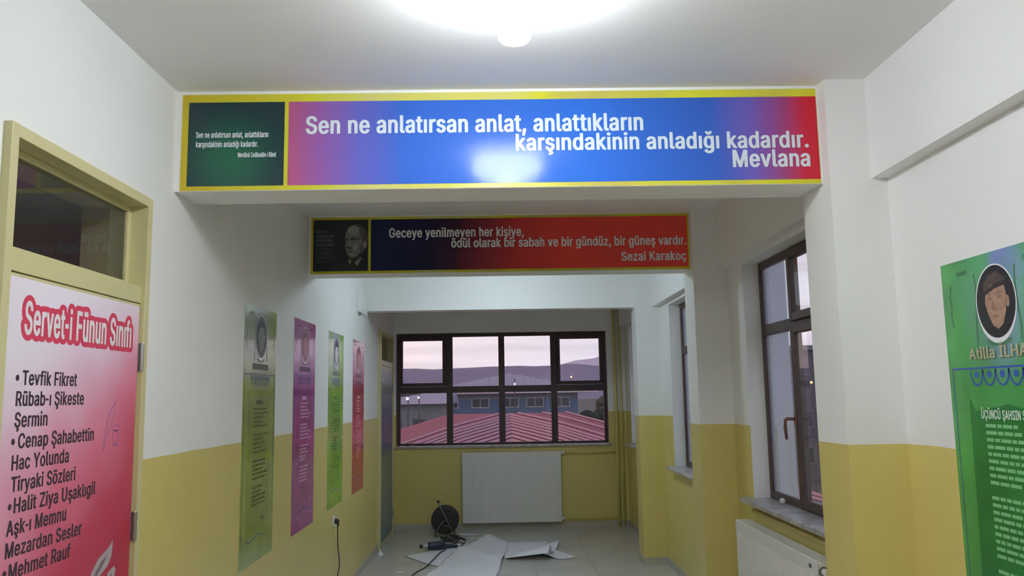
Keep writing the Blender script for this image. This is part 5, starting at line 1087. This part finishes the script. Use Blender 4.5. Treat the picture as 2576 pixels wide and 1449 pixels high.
# road and parked car far right
bm = bmesh.new(); poly(bm, [(24, 220, GZ+.02), (31, 218, GZ+.02), (62, 330, GZ+.02), (52, 345, GZ+.02)]); o = obj('road', bm, mat('pale road', (.42, .42, .46), .8)); o['kind'] = 'structure'
def car(X, Yy, label):
    t = thing('car', label, 'car', (X, Yy, GZ))
    bm = bmesh.new(); pr = [(-2.1, .35), (-2.15, .8), (-1.9, .95), (-1.2, 1.0), (-.7, 1.42), (.9, 1.45), (1.5, 1.0), (2.0, .92), (2.15, .6), (2.1, .35)]
    A = [bm.verts.new((X+a, Yy-.85, GZ+b)) for a, b in pr]; B = [bm.verts.new((X+a, Yy+.85, GZ+b)) for a, b in pr]
    bm.faces.new(A); bm.faces.new(B[::-1])
    for i in range(len(pr)): bm.faces.new((A[i], A[(i+1) % len(pr)], B[(i+1) % len(pr)], B[i]))
    obj('body', bm, mat('pale car paint', (.6, .62, .68), .3), t)
    for a in (-1.3, 1.3):
        for yy in (-.86, .7):
            bm = bmesh.new(); lathe(bm, [(.1, 0), (.32, 0), (.32, .18), (.1, .18)], (X+a, Yy+yy, GZ+.32), 'Y', 14); obj('wheel', bm, M_BLACK, t)
    bm = bmesh.new(); poly(bm, [(X-.6, Yy-.87, GZ+1.35), (X-.95, Yy-.87, GZ+1.02), (X+1.2, Yy-.87, GZ+1.02), (X+.8, Yy-.87, GZ+1.36)]); obj('side_window', bm, M_DKW, t)
car(38.5, 318, 'pale parked car on the road far beyond the window, at its right')

def street_lamp(X, Yy, z, label, col=(1, .93, .78), s=120, r=.22):
    t = thing('street_lamp', label, 'street lamp', (X, Yy, GZ), group='street lamps outside')
    bm = bmesh.new(); tube(bm, [(X, Yy+.3, GZ), (X, Yy+.3, z+.3), (X, Yy, z+.42)], [.045, .035, .03], 8); obj('pole', bm, mat('dark post', (.10, .10, .12), .7), t)
    bm = bmesh.new(); bmesh.ops.create_icosphere(bm, subdivisions=2, radius=r, matrix=Matrix.Translation((X, Yy, z))); obj('bulb', bm, mat('lamp glow %d%d' % (int(col[1]*100), s), (1, 1, 1), .5, emit=col, es=s), t, smooth=True)
def ray(px, py, D):
    d = fwd + r2*((px-1288)/FPX) - u2*((py-724.5)/FPX); k = D/d.y; return (d.x*k, D, 1.65 + d.z*k)
for a, lab, col, s, r in ((ray(1025, 1003, 44), 'bright street lamp at the lower left pane of the far window', (1, .93, .75), 4, .075),
                    (ray(1053, 1000, 47), 'second street lamp right of the brightest one at the left', (1, .95, .8), 2.5, .06),
                    (ray(1295, 966, 62), 'white street lamp above the grey hipped roof', (.95, .97, 1), 3, .07),
                    (ray(1437, 948, 300), 'orange street lamp on the slope in the upper right pane', (1, .30, .16), 2.2, .36),
                    (ray(2041, 962, 58), 'orange street lamp seen through the tall brown side window', (1, .36, .08), 3.5, .09)):
    street_lamp(a[0], a[1], a[2], lab, col, s, r)
# exterior fins of the facade beside the side windows, and a block across the yard
for a, b in ((5.70, 6.10), (8.20, 8.60)):
    BX('facade_fin', mat('grey render', (.84, .85, .87), .85), [(XO, XO+.215, a, b, GZ, 3.6)], kind='structure')
ab = thing('building', 'dark apartment block across the yard seen through the tall brown window', 'building', (30, 78, GZ))
BX('wall', mat('dark block wall', (.13, .13, .17), .85), [(25, 48, 72, 86, GZ, 5.2)], ab)
BX('roof', M_BAND, [(24.5, 48.5, 71.5, 86.5, 5.2, 5.6)], ab)
for i in range(7):
    for j in range(3):
        a = 26.5 + i*3.1; z = -4.6 + j*3.1
        w_ = BX('window', M_BAND, [(a-.7, a+.7, 71.94, 72.02, z, z+1.5)], ab); BX('pane', M_DKW, [(a-.6, a+.6, 71.9, 71.95, z+.1, z+1.4)], w_)
